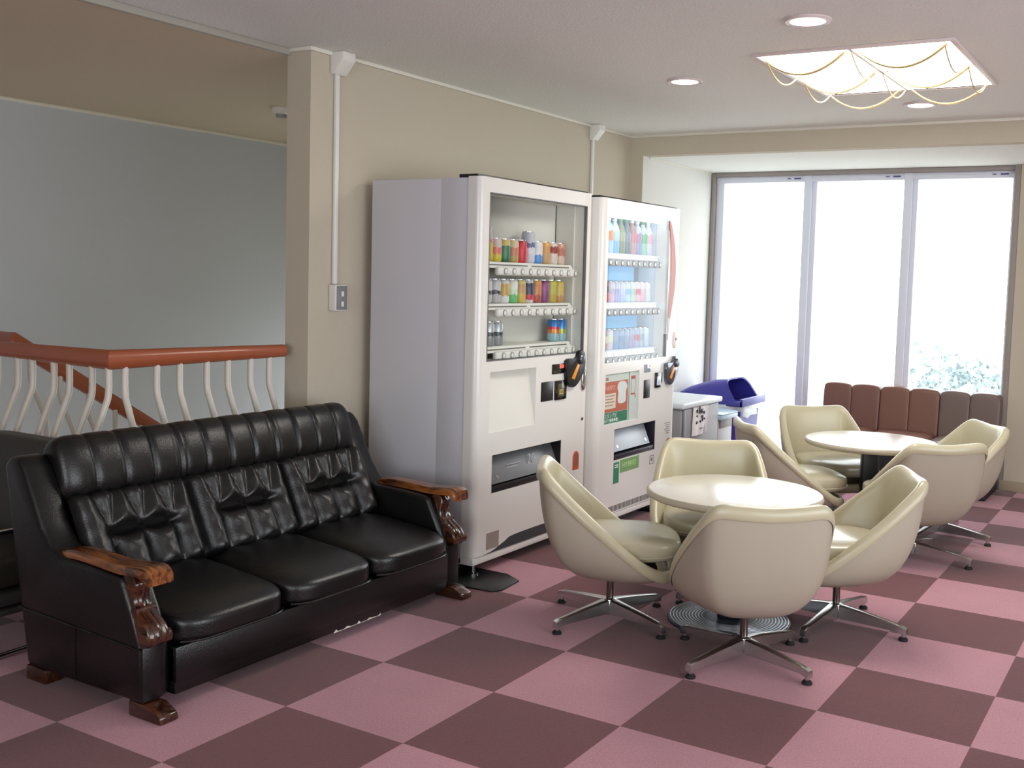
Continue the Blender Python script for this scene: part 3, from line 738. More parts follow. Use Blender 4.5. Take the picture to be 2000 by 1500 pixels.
b = MB(); [b.box(X-.0335, X-.0315, 2.41, 2.41+.13-.03*(k % 2), .505-.014*k, .509-.014*k) for k in range(3)]; b.build('frosted_print', mat('frost_print', (176, 178, 182), .5), fl, O)
# coin return
def arch(y0, y1, z0, z1):
    r = (y1-y0)/2; yc = (y0+y1)/2
    return [(y0, z0), (y1, z0)]+[(yc+r*cos(a*pi/10), z1-r+r*sin(a*pi/10)) for a in range(11)]
b = MB(); b.prism(arch(Hr[0], Hr[1], Hr[2], Hr[3]), 'x', X-.006, X+.002, .0015); cr = b.build('coin_return', ORANGE, vm, O)
b = MB(); b.prism(arch(Hr[0]+.010, Hr[1]-.008, Hr[2]+.02, Hr[3]-.008), 'x', X+.001, X+.003); b.build('return_hollow', mat('return_brown', (150, 86, 66), .4), cr, O)
plate('sticker', mat('grey_sticker', (150, 140, 132), .6, noise=(200, .4)), vm, O, X, 2.198, 2.306, .118, .200, .0015, 0)
b = MB(); K = [(2.17, .098), (2.26, .106), (2.36, .132), (2.45, .150), (2.82, .150), (2.91, .132), (3.01, .106), (3.09, .098)]
b.prism([(p.x, p.y) for p in catmull([Vector((a, c, 0)) for a, c in K], 4)], 'x', X-.05, X+.0015); b.build('kick_vent', mat('vent_dark', (54, 60, 62), .5), vm, O)  # dark plate on the face stands in for the shaded kick opening

# ---- machine two: lit bottles
X = -.31
vm, O = machine('vending_machine', 'white vending machine nearer the window, lit display with red curved stripe beside the glass', X, 3.178, 4.215, 1.905, -1.04, 1)
b = MB()
Hw = (3.245, 4.045, .978, 1.828); Ha = (3.262, 3.690, .622, .914); Hs = (3.392, 3.934, .405, .588); Hr = (4.100, 4.165, .345, .455)
door_panel(b, X-.09, X, 3.178, 4.215, .098, 1.905, [Hw, Ha, Hs], .04)
b.build('door', ENAMEL, vm, O, sharp=30)
b = MB(); b.box(X-.010, X-.006, Hw[0]-.004, Hw[1]+.004, Hw[2]-.004, Hw[3]+.004); b.build('glass_pane', GLASSV, vm, O)
xbk = X-.21
LIN2 = mat('lit_liner', (224, 236, 246), .5)
b = MB(); b.box(xbk-.01, xbk, Hw[0]-.02, Hw[1]+.02, Hw[2]-.02, Hw[3]+.02); b.box(xbk, X-.089, Hw[1]+.004, Hw[1]+.02, Hw[2]-.02, Hw[3]+.02); b.box(xbk, X-.089, Hw[0]-.02, Hw[0]-.004, Hw[2]-.02, Hw[3]+.02); b.box(xbk, X-.089, Hw[0]-.02, Hw[1]+.02, Hw[3]+.004, Hw[3]+.02); b.box(xbk, X-.089, Hw[0]-.02, Hw[1]+.02, Hw[2]-.02, Hw[2]-.004)
b.build('display_liner', LIN2, vm, O)
b = MB(); b.cyl((X-.055, Hw[0]+.02, Hw[3]-.012), (X-.055, Hw[1]-.02, Hw[3]-.012), .012, n=12); b.build('lamp_tube', TUBE, vm, O)
SH2 = (1.604, 1.318, 1.038)
TAGM = mat('price_tag', (238, 232, 236), .5)
for i, z in enumerate(SH2):
    b = MB(); b.box(xbk, X-.05, Hw[0]+.002, Hw[1]-.03, z-.014, z, .002); sh = b.build('display_shelf', LIN2, vm, O)
    for k in range(9):
        y = Hw[0]+.03+k*.078
        b = MB(); b.prism([(X-.05, z-.002), (X-.036, z-.032), (X-.044, z-.034), (X-.055, z-.004)], 'y', y, y+.072); b.build('price_tag', TAGM, sh, O)
    button_bar(vm, O, X-.022, Hw[0]+.008, Hw[1]-.055, z-.055, 10, mat('grey_bar', (150, 152, 156), .35), mat('button_rim', (112, 112, 118), .25, .6), Hw[0]+.07, Hw[1]-.08)
    if i < 2:
        b = MB(); b.cyl((X-.065, Hw[0]+.02, z-.026), (X-.065, Hw[1]-.04, z-.026), .008, n=10); b.build('lamp_tube', TUBE, vm, O)
BLU = mat('blue_banner', (120, 188, 238), .5)
for z0, z1, y1_ in ((1.446, 1.550, 3.74), (1.166, 1.266, 3.80)):
    b = MB(); b.box(X-.089, X-.084, Hw[0]+.01, y1_, z0, z1, .002); b.prism([(p.x, p.y) for p in [Vector((Hw[0]+.004, z0-.01, 0)), Vector((Hw[0]+.075, z0-.01, 0)), Vector((Hw[0]+.06, z0+.06, 0)), Vector((Hw[0]+.025, z1, 0)), Vector((Hw[0]+.004, z1, 0))]], 'x', X-.082, X-.078); b.build('blue_banner', BLU, vm, O)
# red arc and grey blade on the door
zA = [(4.048, 1.822), (4.085, 1.76), (4.118, 1.68), (4.138, 1.59), (4.146, 1.50), (4.142, 1.42), (4.125, 1.34), (4.100, 1.26), (4.085, 1.215)]
L_ = catmull([Vector((a, c, 0)) for a, c in zA], 5); n = len(L_)
b = MB()
WL = [.066*sin(pi*(i+.6)/(n+.4))**.7+.004 for i in range(n)]
b.loft([[(X-.003, L_[i].x-WL[i], L_[i].y), (X+.004, L_[i].x-WL[i], L_[i].y), (X+.004, L_[i].x, L_[i].y), (X-.003, L_[i].x, L_[i].y)] for i in range(n)], True, True)
b.build('curved_stripe', mat('red_stripe', (180, 92, 72), .35), vm, O)
b = MB(); b.prism([(4.052, 1.18), (4.058, 1.35), (4.075, 1.50), (4.10, 1.57), (4.112, 1.56), (4.105, 1.45), (4.09, 1.32), (4.08, 1.18), (4.065, 1.08)], 'x', X-.003, X+.003); b.build('grey_blade', mat('grey_decal', (178, 176, 178), .35), vm, O)
b = MB(); b.box(X-.02, X+.002, Hw[1]-.001, Hw[1]+.008, Hw[2], 1.12, .001); b.build('window_gasket', PLASG, vm, O)
b = MB(); b.superbox((X+.003, 4.170, 1.080), (.008, .018, .055), 3, 6); b.cyl((X+.01, 4.17, 1.085), (X+.014, 4.17, 1.085), .01, n=14, mi=1); b.build('door_lock', [PLASW, PLASG], vm, O, sharp=60)
# advert window with printed sheet
b = MB(); b.box(X-.013, X-.009, Ha[0], Ha[1], Ha[2], Ha[3]); ad = b.build('advert_sheet', mat('advert_paper', (214, 222, 214), .45), vm, O)
XA = X-.009
def decal(m, y0, y1, z0, z1, th=.0008): return plate('printed_panel', m, ad, O, XA, y0, y1, z0, z1, th, 0)
ORR = mat('print_orange', (196, 104, 76), .5); GRN = mat('print_green', (48, 128, 96), .5)
decal(ORR, 3.27, 3.560, .692, .868); decal(mat('print_cream', (232, 216, 196), .5), 3.275, 3.410, .712, .800, .0012); decal(GRN, 3.266, 3.560, .628, .690)
b = MB(); b.prism([(p.x, p.y) for p in catmull([Vector(p) for p in ((3.44, .74, 0), (3.53, .74, 0), (3.535, .80, 0), (3.55, .83, 0), (3.52, .86, 0), (3.45, .86, 0), (3.425, .83, 0), (3.44, .80, 0))], 4, True)], 'x', XA, XA+.0016); b.build('printed_cup', mat('print_white', (230, 232, 230), .5), ad, O)
WH = mat('print_white', (230, 232, 230), .5)
lettering('HAPPY!', .038, (XA+.001, 3.277, .820), mat('print_pink', (236, 180, 160), .5), ad, O)
lettering('スタンプが', .030, (XA+.001, 3.276, .660), WH, ad, O); lettering('GET!(●●●●)', .027, (XA+.001, 3.276, .635), WH, ad, O)
lettering('SSS', .026, (XA+.001, 3.28, .876), mat('print_red', (190, 92, 84), .5), ad, O)
b = MB()
for k in range(4): b.box(XA+.0011, XA+.0018, 3.283, 3.395-.02*(k % 2), .784-.018*k, .789-.018*k)
b.build('printed_lines', mat('print_brown', (150, 120, 104), .5), ad, O)
b = MB(); b.box(XA, XA+.002, 3.572, 3.578, Ha[2], Ha[3]); b.build('divider', mat('divider_grey', (130, 146, 140), .5), ad, O)
b = MB(); rect_frame(b, XA, XA+.001, 3.60, 3.655, .772, .886, .003, 0); b.box(XA, XA+.0012, 3.602, 3.653, .866, .884); b.box(XA, XA+.0012, 3.602, 3.653, .774, .782); b.box(XA, XA+.0012, 3.655, 3.663, .752, .772); b.build('printed_outline', mat('print_red', (190, 92, 84), .5), ad, O)
b = MB(); b.box(X-.005, X-.003, Ha[0], Ha[1], Ha[2], Ha[3]); b.build('advert_cover', GLASSV, vm, O)
pd = plate('price_display', mat('display_haze', (150, 160, 176), .12, coat=.4), vm, O, X, 3.752, 3.838, .896, .944)
b = MB(); b.box(X+.004, X+.007, 3.812, 3.832, .926, .940, .001); b.build('led', mat('pale_led', (240, 150, 140), .4, emit=((255, 120, 100), .8)), pd, O)
coin_unit(vm, O, X, 4.030, .894, mat('smoke_chrome', (110, 112, 122), .15, .7), .9)
plate('bill_slot', BLACK, vm, O, X, 3.752, 3.835, .738, .850, .004)
rd = plate('card_reader', BLACKG, vm, O, X, 3.900, 3.992, .792, .886, .010)
plate('screen', mat('screen_pale', (206, 216, 236), .15), rd, O, X+.009, 3.915, 3.975, .806, .862, .002)
b = MB(); b.box(X-.15, X-.14, Hs[0]-.01, Hs[1]+.01, Hs[2]-.02, Hs[3]+.02); b.box(X-.14, X-.003, Hs[0], Hs[1], Hs[2], Hs[2]+.030, .004); b.box(X-.15, X-.001, Hs[0]+.0005, Hs[0]+.004, Hs[2], Hs[3]); b.box(X-.15, X-.001, Hs[1]-.004, Hs[1]-.0005, Hs[2], Hs[3]); b.box(X-.15, X-.001, Hs[0], Hs[1], Hs[3]-.004, Hs[3]-.0005); pk = b.build('pickup_port', mat('port_dark', (46, 46, 56), .35), vm, O)
b = MB(); b.box(-.003, .003, Hs[0]+.004, Hs[1]-.05, 0, .14, .002, M=Matrix.Translation((X-.012, 0, Hs[2]+.045)) @ Matrix.Rotation(radians(-22), 4, 'Y')); fl = b.build('flap', mat('pale_flap', (190, 202, 212), .4), pk, O)
b = MB(); b.cyl((X-.03, 3.47, .472), (X-.018, 3.47, .478), .010, n=12); b.cyl((X-.03, 3.84, .472), (X-.018, 3.84, .478), .010, n=12); b.build('hinge_cap', CHROME, fl, O)
g1 = plate('green_sticker', GRN, vm, O, X, 3.394, 3.462, .268, .392, .0012, 0)
b = MB(); b.box(X+.001, X+.002, 3.405, 3.45, .360, .366); b.box(X+.001, X+.002, 3.405, 3.45, .372, .378); b.build('printed_lines', WH, g1, O)
g2 = plate('green_sticker', mat('print_olive', (120, 160, 104), .5), vm, O, X, 3.474, 3.720, .322, .398, .0012, 0)
lettering('HYBRID', .042, (X+.0014, 3.50, .350), mat('print_lime', (186, 222, 150), .5), g2, O, sx=1.25)
b = MB(); b.prism(arch(*Hr), 'x', X-.006, X+.002, .0015); cr = b.build('coin_return', mat('return_brown', (150, 86, 66), .4), vm, O)
b = MB(); b.box(X, X+.010, Hr[0]+.003, Hr[1]-.003, Hr[2]+.004, Hr[2]+.034, .004); b.build('tray_lip', ORANGE, cr, O)
b = MB(); b.box(X, X+.008, Hr[0]+.002, Hr[1]-.002, Hr[2]+.034, Hr[2]+.043, .002); b.build('tray_edge', PLASW, cr, O)
b = MB(); [b.box(X, X+.0012, 4.07+.012*(k % 3), 4.15-.01*(k % 2), .552-.013*k, .556-.013*k) for k in range(6)]; b.build('printed_notice', mat('print_grey', (120, 118, 118), .6), vm, O)
b = MB(); rect_frame(b, X, X+.001, 3.87, 3.93, .318, .372, .004, 0); b.box(X, X+.001, 3.89, 3.91, .335, .358); b.build('pictogram', mat('print_grey', (120, 118, 118), .6), vm, O)
b = MB(); [b.box(X-.002, X+.0012, 3.33+.017*k, 3.338+.017*k, .106, .140) for k in range(46)]; b.build('vent_slots', mat('vent_dark', (54, 60, 62), .5), vm, O)

# ---- display cans in machine one
def can_mesh(name, R, H, m):
    b = MB(); b.lathe([(R*.80, 0), (R*.93, .004), (R, .012), (R, H-.016), (R*.90, H-.006), (R*.84, H-.003)], n=22, mi=0, caps=True)
    b.lathe([(R*.86, H-.004), (R*.86, H), (R*.80, H), (R*.78, H-.004), (.001, H-.004)], n=22, mi=1, caps=False)
    o = b.build(name, [m, mat('can_lid', (200, 200, 204), .25, .9)], sharp=40)
    return o
ORD = ['leftmost', 'second from left', 'third from left', 'fourth from left', 'fifth from left', 'sixth from left', 'seventh from left', 'eighth from left', 'ninth from left', 'tenth from left']
rowA = [(.165, 'tall yellow can with grey and pink top', [(170, 150, 30), (190, 170, 40), (190, 120, 110), (170, 165, 165)], (.1, .56, .66)),
        (.118, 'pink and yellow can', [(196, 180, 50), (206, 110, 100), (200, 180, 178)], (.32, .62)),
        (.118, 'green can with gold lid', [(44, 96, 76), (52, 120, 88), (196, 176, 110)], (.15, .70)),
        (.118, 'tan can with red print', [(176, 150, 90), (190, 120, 90), (200, 180, 150)], (.3, .65)),
        (.118, 'bright red can', [(196, 40, 56), (206, 50, 66), (150, 60, 50)], (.5, .86)),
        (.165, 'tall silver and navy can', [(196, 198, 206), (206, 208, 216), (96, 98, 140), (186, 188, 200)], (.3, .5, .66)),
        (.118, 'white and blue can', [(84, 140, 206), (214, 214, 218), (222, 222, 220)], (.4, .8)),
        (.118, 'orange gold can', [(190, 150, 100), (200, 150, 90), (216, 160, 70)], (.4, .8)),
        (.118, 'white can with dark red emblem', [(206, 196, 186), (150, 60, 54), (212, 204, 196)], (.48, .80)),
        (.118, 'pale can with brown red bands', [(206, 180, 160), (180, 110, 90), (200, 150, 130)], (.4, .75))]
rowB = [(.122, 'silver can with black print', [(176, 176, 178), (60, 60, 64), (190, 190, 192)], (.38, .52)),
        (.122, 'silver can with black print', [(176, 176, 178), (60, 60, 64), (190, 190, 192)], (.38, .52)),
        (.122, 'white and gold can', [(214, 214, 216), (190, 156, 80), (206, 206, 200)], (.3, .8)),
        (.122, 'white and green can', [(96, 180, 110), (196, 214, 190), (214, 220, 210)], (.36, .6)),
        (.122, 'tan and gold can', [(196, 172, 80), (190, 150, 100), (206, 196, 130)], (.4, .8)),
        (.122, 'white and navy can with a red spot', [(206, 200, 200), (196, 50, 80), (56, 60, 90), (214, 214, 216)], (.14, .36, .86)),
        (.122, 'orange and red can', [(166, 84, 70), (196, 130, 80), (214, 160, 80)], (.34, .85)),
        (.122, 'purple can', [(130, 66, 120), (146, 80, 140), (120, 50, 110)], (.5, .88)),
        (.122, 'yellow green can', [(176, 160, 70), (176, 176, 80), (196, 196, 90)], (.35, .8)),
        (.122, 'gold can', [(180, 130, 80), (196, 170, 90), (206, 186, 90)], (.3, .8))]
XC = -.37-.115
for (row, z, nm) in ((rowA, SH[0], 'top'), (rowB, SH[1], 'middle')):
    for k, (h, d, cols, cuts) in enumerate(row):
        o = can_mesh('drink_can', .0365, h, bands('can_print', cols, cuts))
        o.location = (XC, 2.300+.0772*k, z+.0005)
        tag(o, '%s, %s, unlit machine %s shelf' % (d, ORD[k], nm), 'drink can', 'display cans on the %s shelf' % nm)
for y, d, cols, cuts in ((2.335, 'silver can with black triangle, leftmost', [(150, 154, 156), (54, 58, 60), (190, 194, 196)], (.4, .56)), (2.410, 'silver can with black triangle, second from the left', [(150, 154, 156), (54, 58, 60), (190, 194, 196)], (.4, .56)), (2.965, 'blue fruit-printed can, left of its pair', [(150, 190, 200), (206, 130, 70), (196, 60, 70), (50, 120, 190)], (.34, .52, .66)), (3.035, 'blue fruit-printed can, right of its pair', [(150, 190, 200), (170, 180, 70), (70, 140, 200), (50, 120, 190)], (.34, .52, .66))):
    o = can_mesh('drink_can', .0345, .122, bands('can_print', cols, cuts, .25, .3)); o.location = (XC, y, SH[2]+.0005)
    tag(o, d+', unlit machine bottom shelf', 'drink can', 'display cans on the bottom shelf')
# ---- display bottles and cans in machine two
def bottle_mesh(name, R, H, m, capm):
    b = MB(); b.lathe([(R*.85, 0), (R, .008), (R, H*.30), (R*.93, H*.36), (R, H*.42), (R, H*.62), (R*.72, H*.78), (R*.40, H*.88), (R*.38, H*.93)], n=18, mi=0)
    b.lathe([(R*.44, H*.925), (R*.46, H*.935), (R*.46, H*.995), (R*.40, H), (.001, H)], n=16, mi=1)
    return b.build(name, [m, capm], sharp=45)
CAPW = mat('cap_white', (232, 232, 232), .4); CAPG = mat('cap_green', (70, 150, 90), .4)
XC2 = -.31-.125
rowC = [('clear water bottle with blue wrap', [(170, 206, 236), (110, 170, 220), (196, 222, 240)]), ('clear water bottle with orange emblem', [(180, 210, 236), (220, 150, 90), (200, 226, 240)]), ('pale blue drink bottle', [(120, 180, 226), (180, 210, 236), (200, 226, 240)]),
        ('olive tea bottle', [(130, 140, 110), (160, 164, 130), (120, 130, 96)]), ('dark blue grey bottle', [(96, 120, 140), (120, 140, 160), (80, 104, 120)]), ('pink brown bottle', [(190, 150, 150), (206, 120, 120), (170, 120, 110)]), ('violet blue bottle', [(150, 150, 196), (170, 130, 180), (190, 190, 220)]), ('green labelled bottle', [(150, 206, 180), (90, 190, 130), (190, 220, 200)]), ('white and pink bottle', [(206, 206, 226), (226, 170, 196), (220, 226, 236)])]
for k, (d, cols) in enumerate(rowC):
    o = bottle_mesh('drink_bottle', .034, .205, bands('bottle_print', cols, (.35, .62), .25), CAPG if k in (3, 4, 7) else CAPW)
    o.location = (XC2, 3.395+.0735*k, SH2[0]+.0005)
    tag(o, '%s, %s, lit machine top shelf' % (d, ORD[k]), 'bottle', 'bottles on the lit top shelf')
rowD = [('large dark green bottle', [(60, 74, 50), (120, 96, 70), (70, 84, 56)]), ('red capped dark bottle', [(190, 40, 56), (70, 66, 66), (190, 70, 66)]), ('pink and white can', [(206, 180, 200), (190, 170, 200), (206, 206, 220)]), ('lavender can', [(170, 170, 214), (150, 160, 210), (200, 206, 226)]), ('pale blue can', [(170, 190, 226), (196, 206, 226), (210, 216, 230)]), ('blue and white can', [(190, 210, 230), (140, 190, 226), (216, 226, 236)]), ('pale green can', [(190, 214, 200), (160, 206, 190), (216, 226, 226)]), ('white and red can', [(226, 190, 200), (214, 110, 130), (226, 216, 226)]), ('pink can', [(220, 180, 200), (214, 190, 206), (226, 220, 230)]), ('white can', [(206, 216, 226), (214, 220, 226), (226, 230, 236)])]
rowE = [('brown coffee bottle', [(96, 60, 50), (170, 120, 80), (110, 80, 60)]), ('tan and grey can', [(170, 140, 140), (206, 196, 180), (150, 150, 160)]), ('cream can', [(206, 196, 206), (214, 220, 190), (216, 220, 220)]), ('slate blue can', [(120, 150, 186), (140, 166, 196), (150, 170, 206)]), ('steel blue can', [(130, 156, 190), (120, 150, 190), (160, 180, 210)]), ('grey blue can', [(140, 160, 190), (150, 170, 196), (170, 190, 216)]), ('lilac can', [(170, 160, 196), (150, 170, 206), (180, 190, 216)]), ('blue can with red print', [(170, 180, 206), (200, 110, 130), (170, 190, 216)]), ('pale grey can', [(180, 190, 206), (150, 170, 190), (190, 200, 216)]), ('ice blue can', [(190, 206, 226), (200, 214, 230), (214, 224, 236)])]
for row, z, nm in ((rowD, SH2[1], 'middle'), (rowE, SH2[2], 'bottom')):
    for k, (d, cols) in enumerate(row):
        m = bands('bottle_print', cols, (.35, .65), .25)
        if 'bottle' in d: o = bottle_mesh('drink_bottle', .032, .150, m, mat('cap_dark', (60, 50, 46), .4)); ct = 'bottle'
        else: o = can_mesh('drink_can', .031, .122, m); ct = 'drink can'
        o.location = (XC2, 3.370+.0685*k, z+.0005)
        tag(o, '%s, %s, lit machine %s shelf' % (d, ORD[k], nm), ct, 'drinks on the lit %s shelf' % nm)
# floor plates under the machines
b = MB(); b.prism([(-.56, 1.955), (-.435, 1.945), (-.175, 1.965), (-.145, 2.01), (-.165, 2.185), (-.27, 2.245), (-.56, 2.25)], 'z', .0015, .0075, .001)
tag(b.build('anchor_plate', MATB), 'black steel anchor plate on the carpet under the nearer vending machine', 'floor plate')
b = MB(); b.prism([(-.52, 3.95), (-.24, 3.95), (-.20, 4.0), (-.20, 4.16), (-.24, 4.19), (-.52, 4.19)], 'z', .0015, .0075, .001)
tag(b.build('anchor_plate', MATB), 'dark anchor plate on the carpet under the window-side vending machine', 'floor plate')

# ------------------------------------------------------------------ bins
O = (-.7, 4.9, 0)
g = thing('waste_bin', 'grey rectangular waste bin with overhanging lid and a paper notice on its front', 'bin', O)
b = MB(); b.box(-.98, -.415, 4.57, 5.22, .01, .585, .015, 3); b.build('body', BING, g, O)
b = MB(); b.box(-.416, -.409, 4.575, 4.625, .02, .58, .004); b.build('corner_strip', mat('strip_grey', (86, 96, 106), .4), g, O)
b = MB(); b.box(-1.0, -.395, 4.55, 5.24, .585, .625, .012, 3); b.build('lid', BINGL, g, O)
b = MB(); pts = [(-.408+.004*sin(k*1.3), 4.735+.27*k/10) for k in range(11)]
b.loft([[(x, y+.004, .583), (x+.0015, y+.004, .583), (x+.0015+.008*sin(i*.5), y-.01, .385), (x+.008*sin(i*.5), y-.01, .385)] for i, (x, y) in enumerate(pts)], True, True)
pn = tag(b.build('paper_notice', PAPER), 'creased white paper notice with brushed black marks taped to the grey bin', 'notice')
b = MB(); rr = random.Random(11)
for (y, z, sy, sz) in ((4.79, .555, .016, .02), (4.83, .572, .010, .03), (4.84, .545, .02, .022), (4.875, .562, .04, .005), (4.868, .548, .006, .024), (4.895, .542, .024, .008), (4.79, .52, .010, .012), (4.88, .510, .024, .018), (4.885, .485, .006, .022), (4.915, .492, .014, .012), (4.785, .475, .012, .018), (4.85, .478, .008, .016), (4.87, .43, .05, .003), (4.91, .535, .01, .02)):
    P = [(y+sy*.55*cos(a)*(1+rr.uniform(-.25, .25)), z+sz*.55*sin(a)*(1+rr.uniform(-.25, .25))) for a in [k*pi/4 for k in range(8)]]
    b.prism(P, 'x', -.402, -.3945)
b.build('brush_marks', INK, pn)
O = (-.7, 5.42, 0)
g = thing('waste_bin', 'pale bin with a blue tinted sloping lid between the grey bin and blue bin', 'bin', O)
b = MB(); b.box(-.98, -.44, 5.27, 5.56, .01, .44, .015, 3); b.build('body', mat('pale_bin_body', (190, 190, 192), .4), g, O)
b = MB(); b.box(-1.0, -.40, 5.26, 5.57, .44, .475, .008, 2); b.prism([(-1.0, .475), (-.40, .475), (-.40, .485), (-1.0, .53)], 'y', 5.262, 5.568, .006); b.build('lid', mat('pale_blue_lid', (182, 206, 222), .3), g, O)
b = MB(); b.box(-.440, -.43, 5.30, 5.53, .375, .44, .004); b.build('handle', BING, g, O)
O = (-.68, 5.88, 0)
g = thing('waste_bin', 'blue plastic bin with a domed side-opening lid against the window', 'bin', O)
b = MB(); rings = []
for z, e in ((.01, 0), (.46, .025)):
    rings.append([(-.68+(.23+e)*u, 5.88+(.22+e)*v, z) for u, v in ((-1, -.8), (-.8, -1), (.8, -1), (1, -.8), (1, .8), (.8, 1), (-.8, 1), (-1, .8))])
b.loft(rings, True, True); b.build('body', BINB, g, O)
b = MB(); ya, yb = 5.63, 6.13
XS = [(-.955, .02, 0), (-.93, .055, 0), (-.86, .095, 0), (-.76, .130, 0), (-.66, .155, .0), (-.58, .170, .0), (-.555, .172, .0)]
def hood_ring(x, h, off, slant):
    r = []
    for k in range(25):
        v = -1+2*k/24; q = max(0, 1-abs(v)**6)**.5
        zz_ = .012+h*q
        r.append((x+slant*(1-zz_/(h+.012)), 5.88+(.25-off)*v, .523+zz_-off))
    return r
for off, flip in ((0, 1), (.012, -1)):
    b.loft([hood_ring(x, h, off, .12*max(0, (i-3)/3)) for i, (x, h, _) in enumerate(XS)], False, False)
a_, c_ = hood_ring(-.555, .172, 0, .12), hood_ring(-.555, .172, .012, .12)
b.loft([a_, c_], False, False)
b.box(-.96, -.395, ya, ya+.014, .505, .545, .003); b.box(-.96, -.395, yb-.014, yb, .505, .545, .003); b.box(-.96, -.945, ya, yb, .505, .550, .003); b.box(-.415, -.392, ya, yb, .505, .565, .004); b.box(-.96, -.395, ya, yb, .505, .513, .002)
b.build('hood', BINB, g, O, sharp=30)
b = MB(); rr = random.Random(2); rings = []
for z in (.515, .49, .46, .43, .41):
    rings.append([(-.68+(.262+rr.uniform(-.006, .012))*u, 5.88+(.252+rr.uniform(-.006, .012))*v, z+rr.uniform(-.012, .012)*(z < .5)) for u, v in [(cos(a)*min(1.15, 1/max(abs(cos(a)), abs(sin(a)))**.8), sin(a)*min(1.15, 1/max(abs(cos(a)), abs(sin(a)))**.8)) for a in [k*2*pi/36 for k in range(36)]]])
b.loft(rings, True, False); b.build('bin_liner', BAG, g, O)

# ------------------------------------------------------------------ banquette by the window
BX = [.080, .515, .950, 1.372]
BD = [('bench_seat', 'brown vinyl banquette unit in the window, the one nearest the blue bin', BROWN), ('bench_seat', 'reddish brown vinyl banquette unit between its two neighbours in the window', mat('redbrown_vinyl', (122, 84, 72), .4, bump=(120, .1))), ('bench_seat', 'taupe grey vinyl banquette unit beside the beige wall', TAUPE)]
for i in range(3):
    x0, x1 = BX[i]+.002, BX[i+1]-.002; O = ((x0+x1)/2, 5.95, 0)
    g = thing(BD[i][0], BD[i][1], 'bench', O, 0, 'window banquette units'); m = BD[i][2]
    b = MB(); b.box(x0+.004, x1-.004, 5.70, 6.20, .002, .26, .006); b.build('base', BENCHB, g, O)
    b = MB(); b.superbox(((x0+x1)/2, 5.92, .32), ((x1-x0)/2, .26, .06), 7, 8, lambda p, q: p+Vector((0, 0, .012*max(0, q.z)*(1-q.x**4)))); b.build('seat_cushion', m, g, O, sharp=80)
    xm = (x0+x1)/2
    for xa, xb in ((x0, xm), (xm, x1)):
        b = MB()
        def fn(p, q):
            p.y += (.55-p.z)*-.18 if False else (p.z-.36)*.10
            p.z += .012*(1-q.x**2)*max(0, q.z)
            return p
        b.superbox(((xa+xb)/2, 6.15, .49), ((xb-xa)/2+.001, .055, .205), 13, 12, fn); b.build('backrest_panel', m, g, O, sharp=80)

# ------------------------------------------------------------------ tables
def make_table(loc, label):
    t = thing('round_table', label, 'table', loc, 0, 'round lounge tables')
    b = MB(); R = .375
    b.lathe([(.02, .535), (R-.05, .537), (R-.012, .540), (R-.002, .548), (R, .556), (R-.002, .566), (R-.008, .570)], n=72, mi=1, caps=True)
    b.lathe([(R-.008, .570), (R-.015, .5715), (.001, .572)], n=72, mi=0, caps=False)
    b.build('tabletop', [TABLETOP, TABLEEDGE], t, sharp=50)
    b = MB(); b.box(-.05, .05, -.05, .05, .018, .538, .012, 3, M=Matrix.Rotation(radians(20), 4, 'Z')); b.build('column', COLUMN, t)
    b = MB(); b.box(-.14, .14, -.02, .02, .520, .536, .003); b.box(-.02, .02, -.14, .14, .520, .536, .003); b.build('top_bracket', COLUMN, t)
    b = MB(); Rb = .264; prof = [(Rb, .001), (Rb, .010), (Rb-.004, .014)]
    r = Rb-.008
    while r > .075:
        b.lathe([(r, .0135), (r-.0015, .0185), (r-.0055, .0185), (r-.007, .0135)], n=72, mi=1, caps=False); r -= .0135
    prof += [(.06, .020), (.001, .022)]
    b.lathe(prof, n=72); b.build('base_plate', [mat('ribbed_base', (56, 62, 74), .4, .3), mat('base_ridge', (186, 190, 198), .3, .6)], t, sharp=30)
    return t
tb = make_table((.884, 2.234, 0), 'round cream table in the foreground, ringed by four shell chairs')
dup(tb, (.965, 4.15, 0), 0, 'round cream table by the window, ringed by four shell chairs')

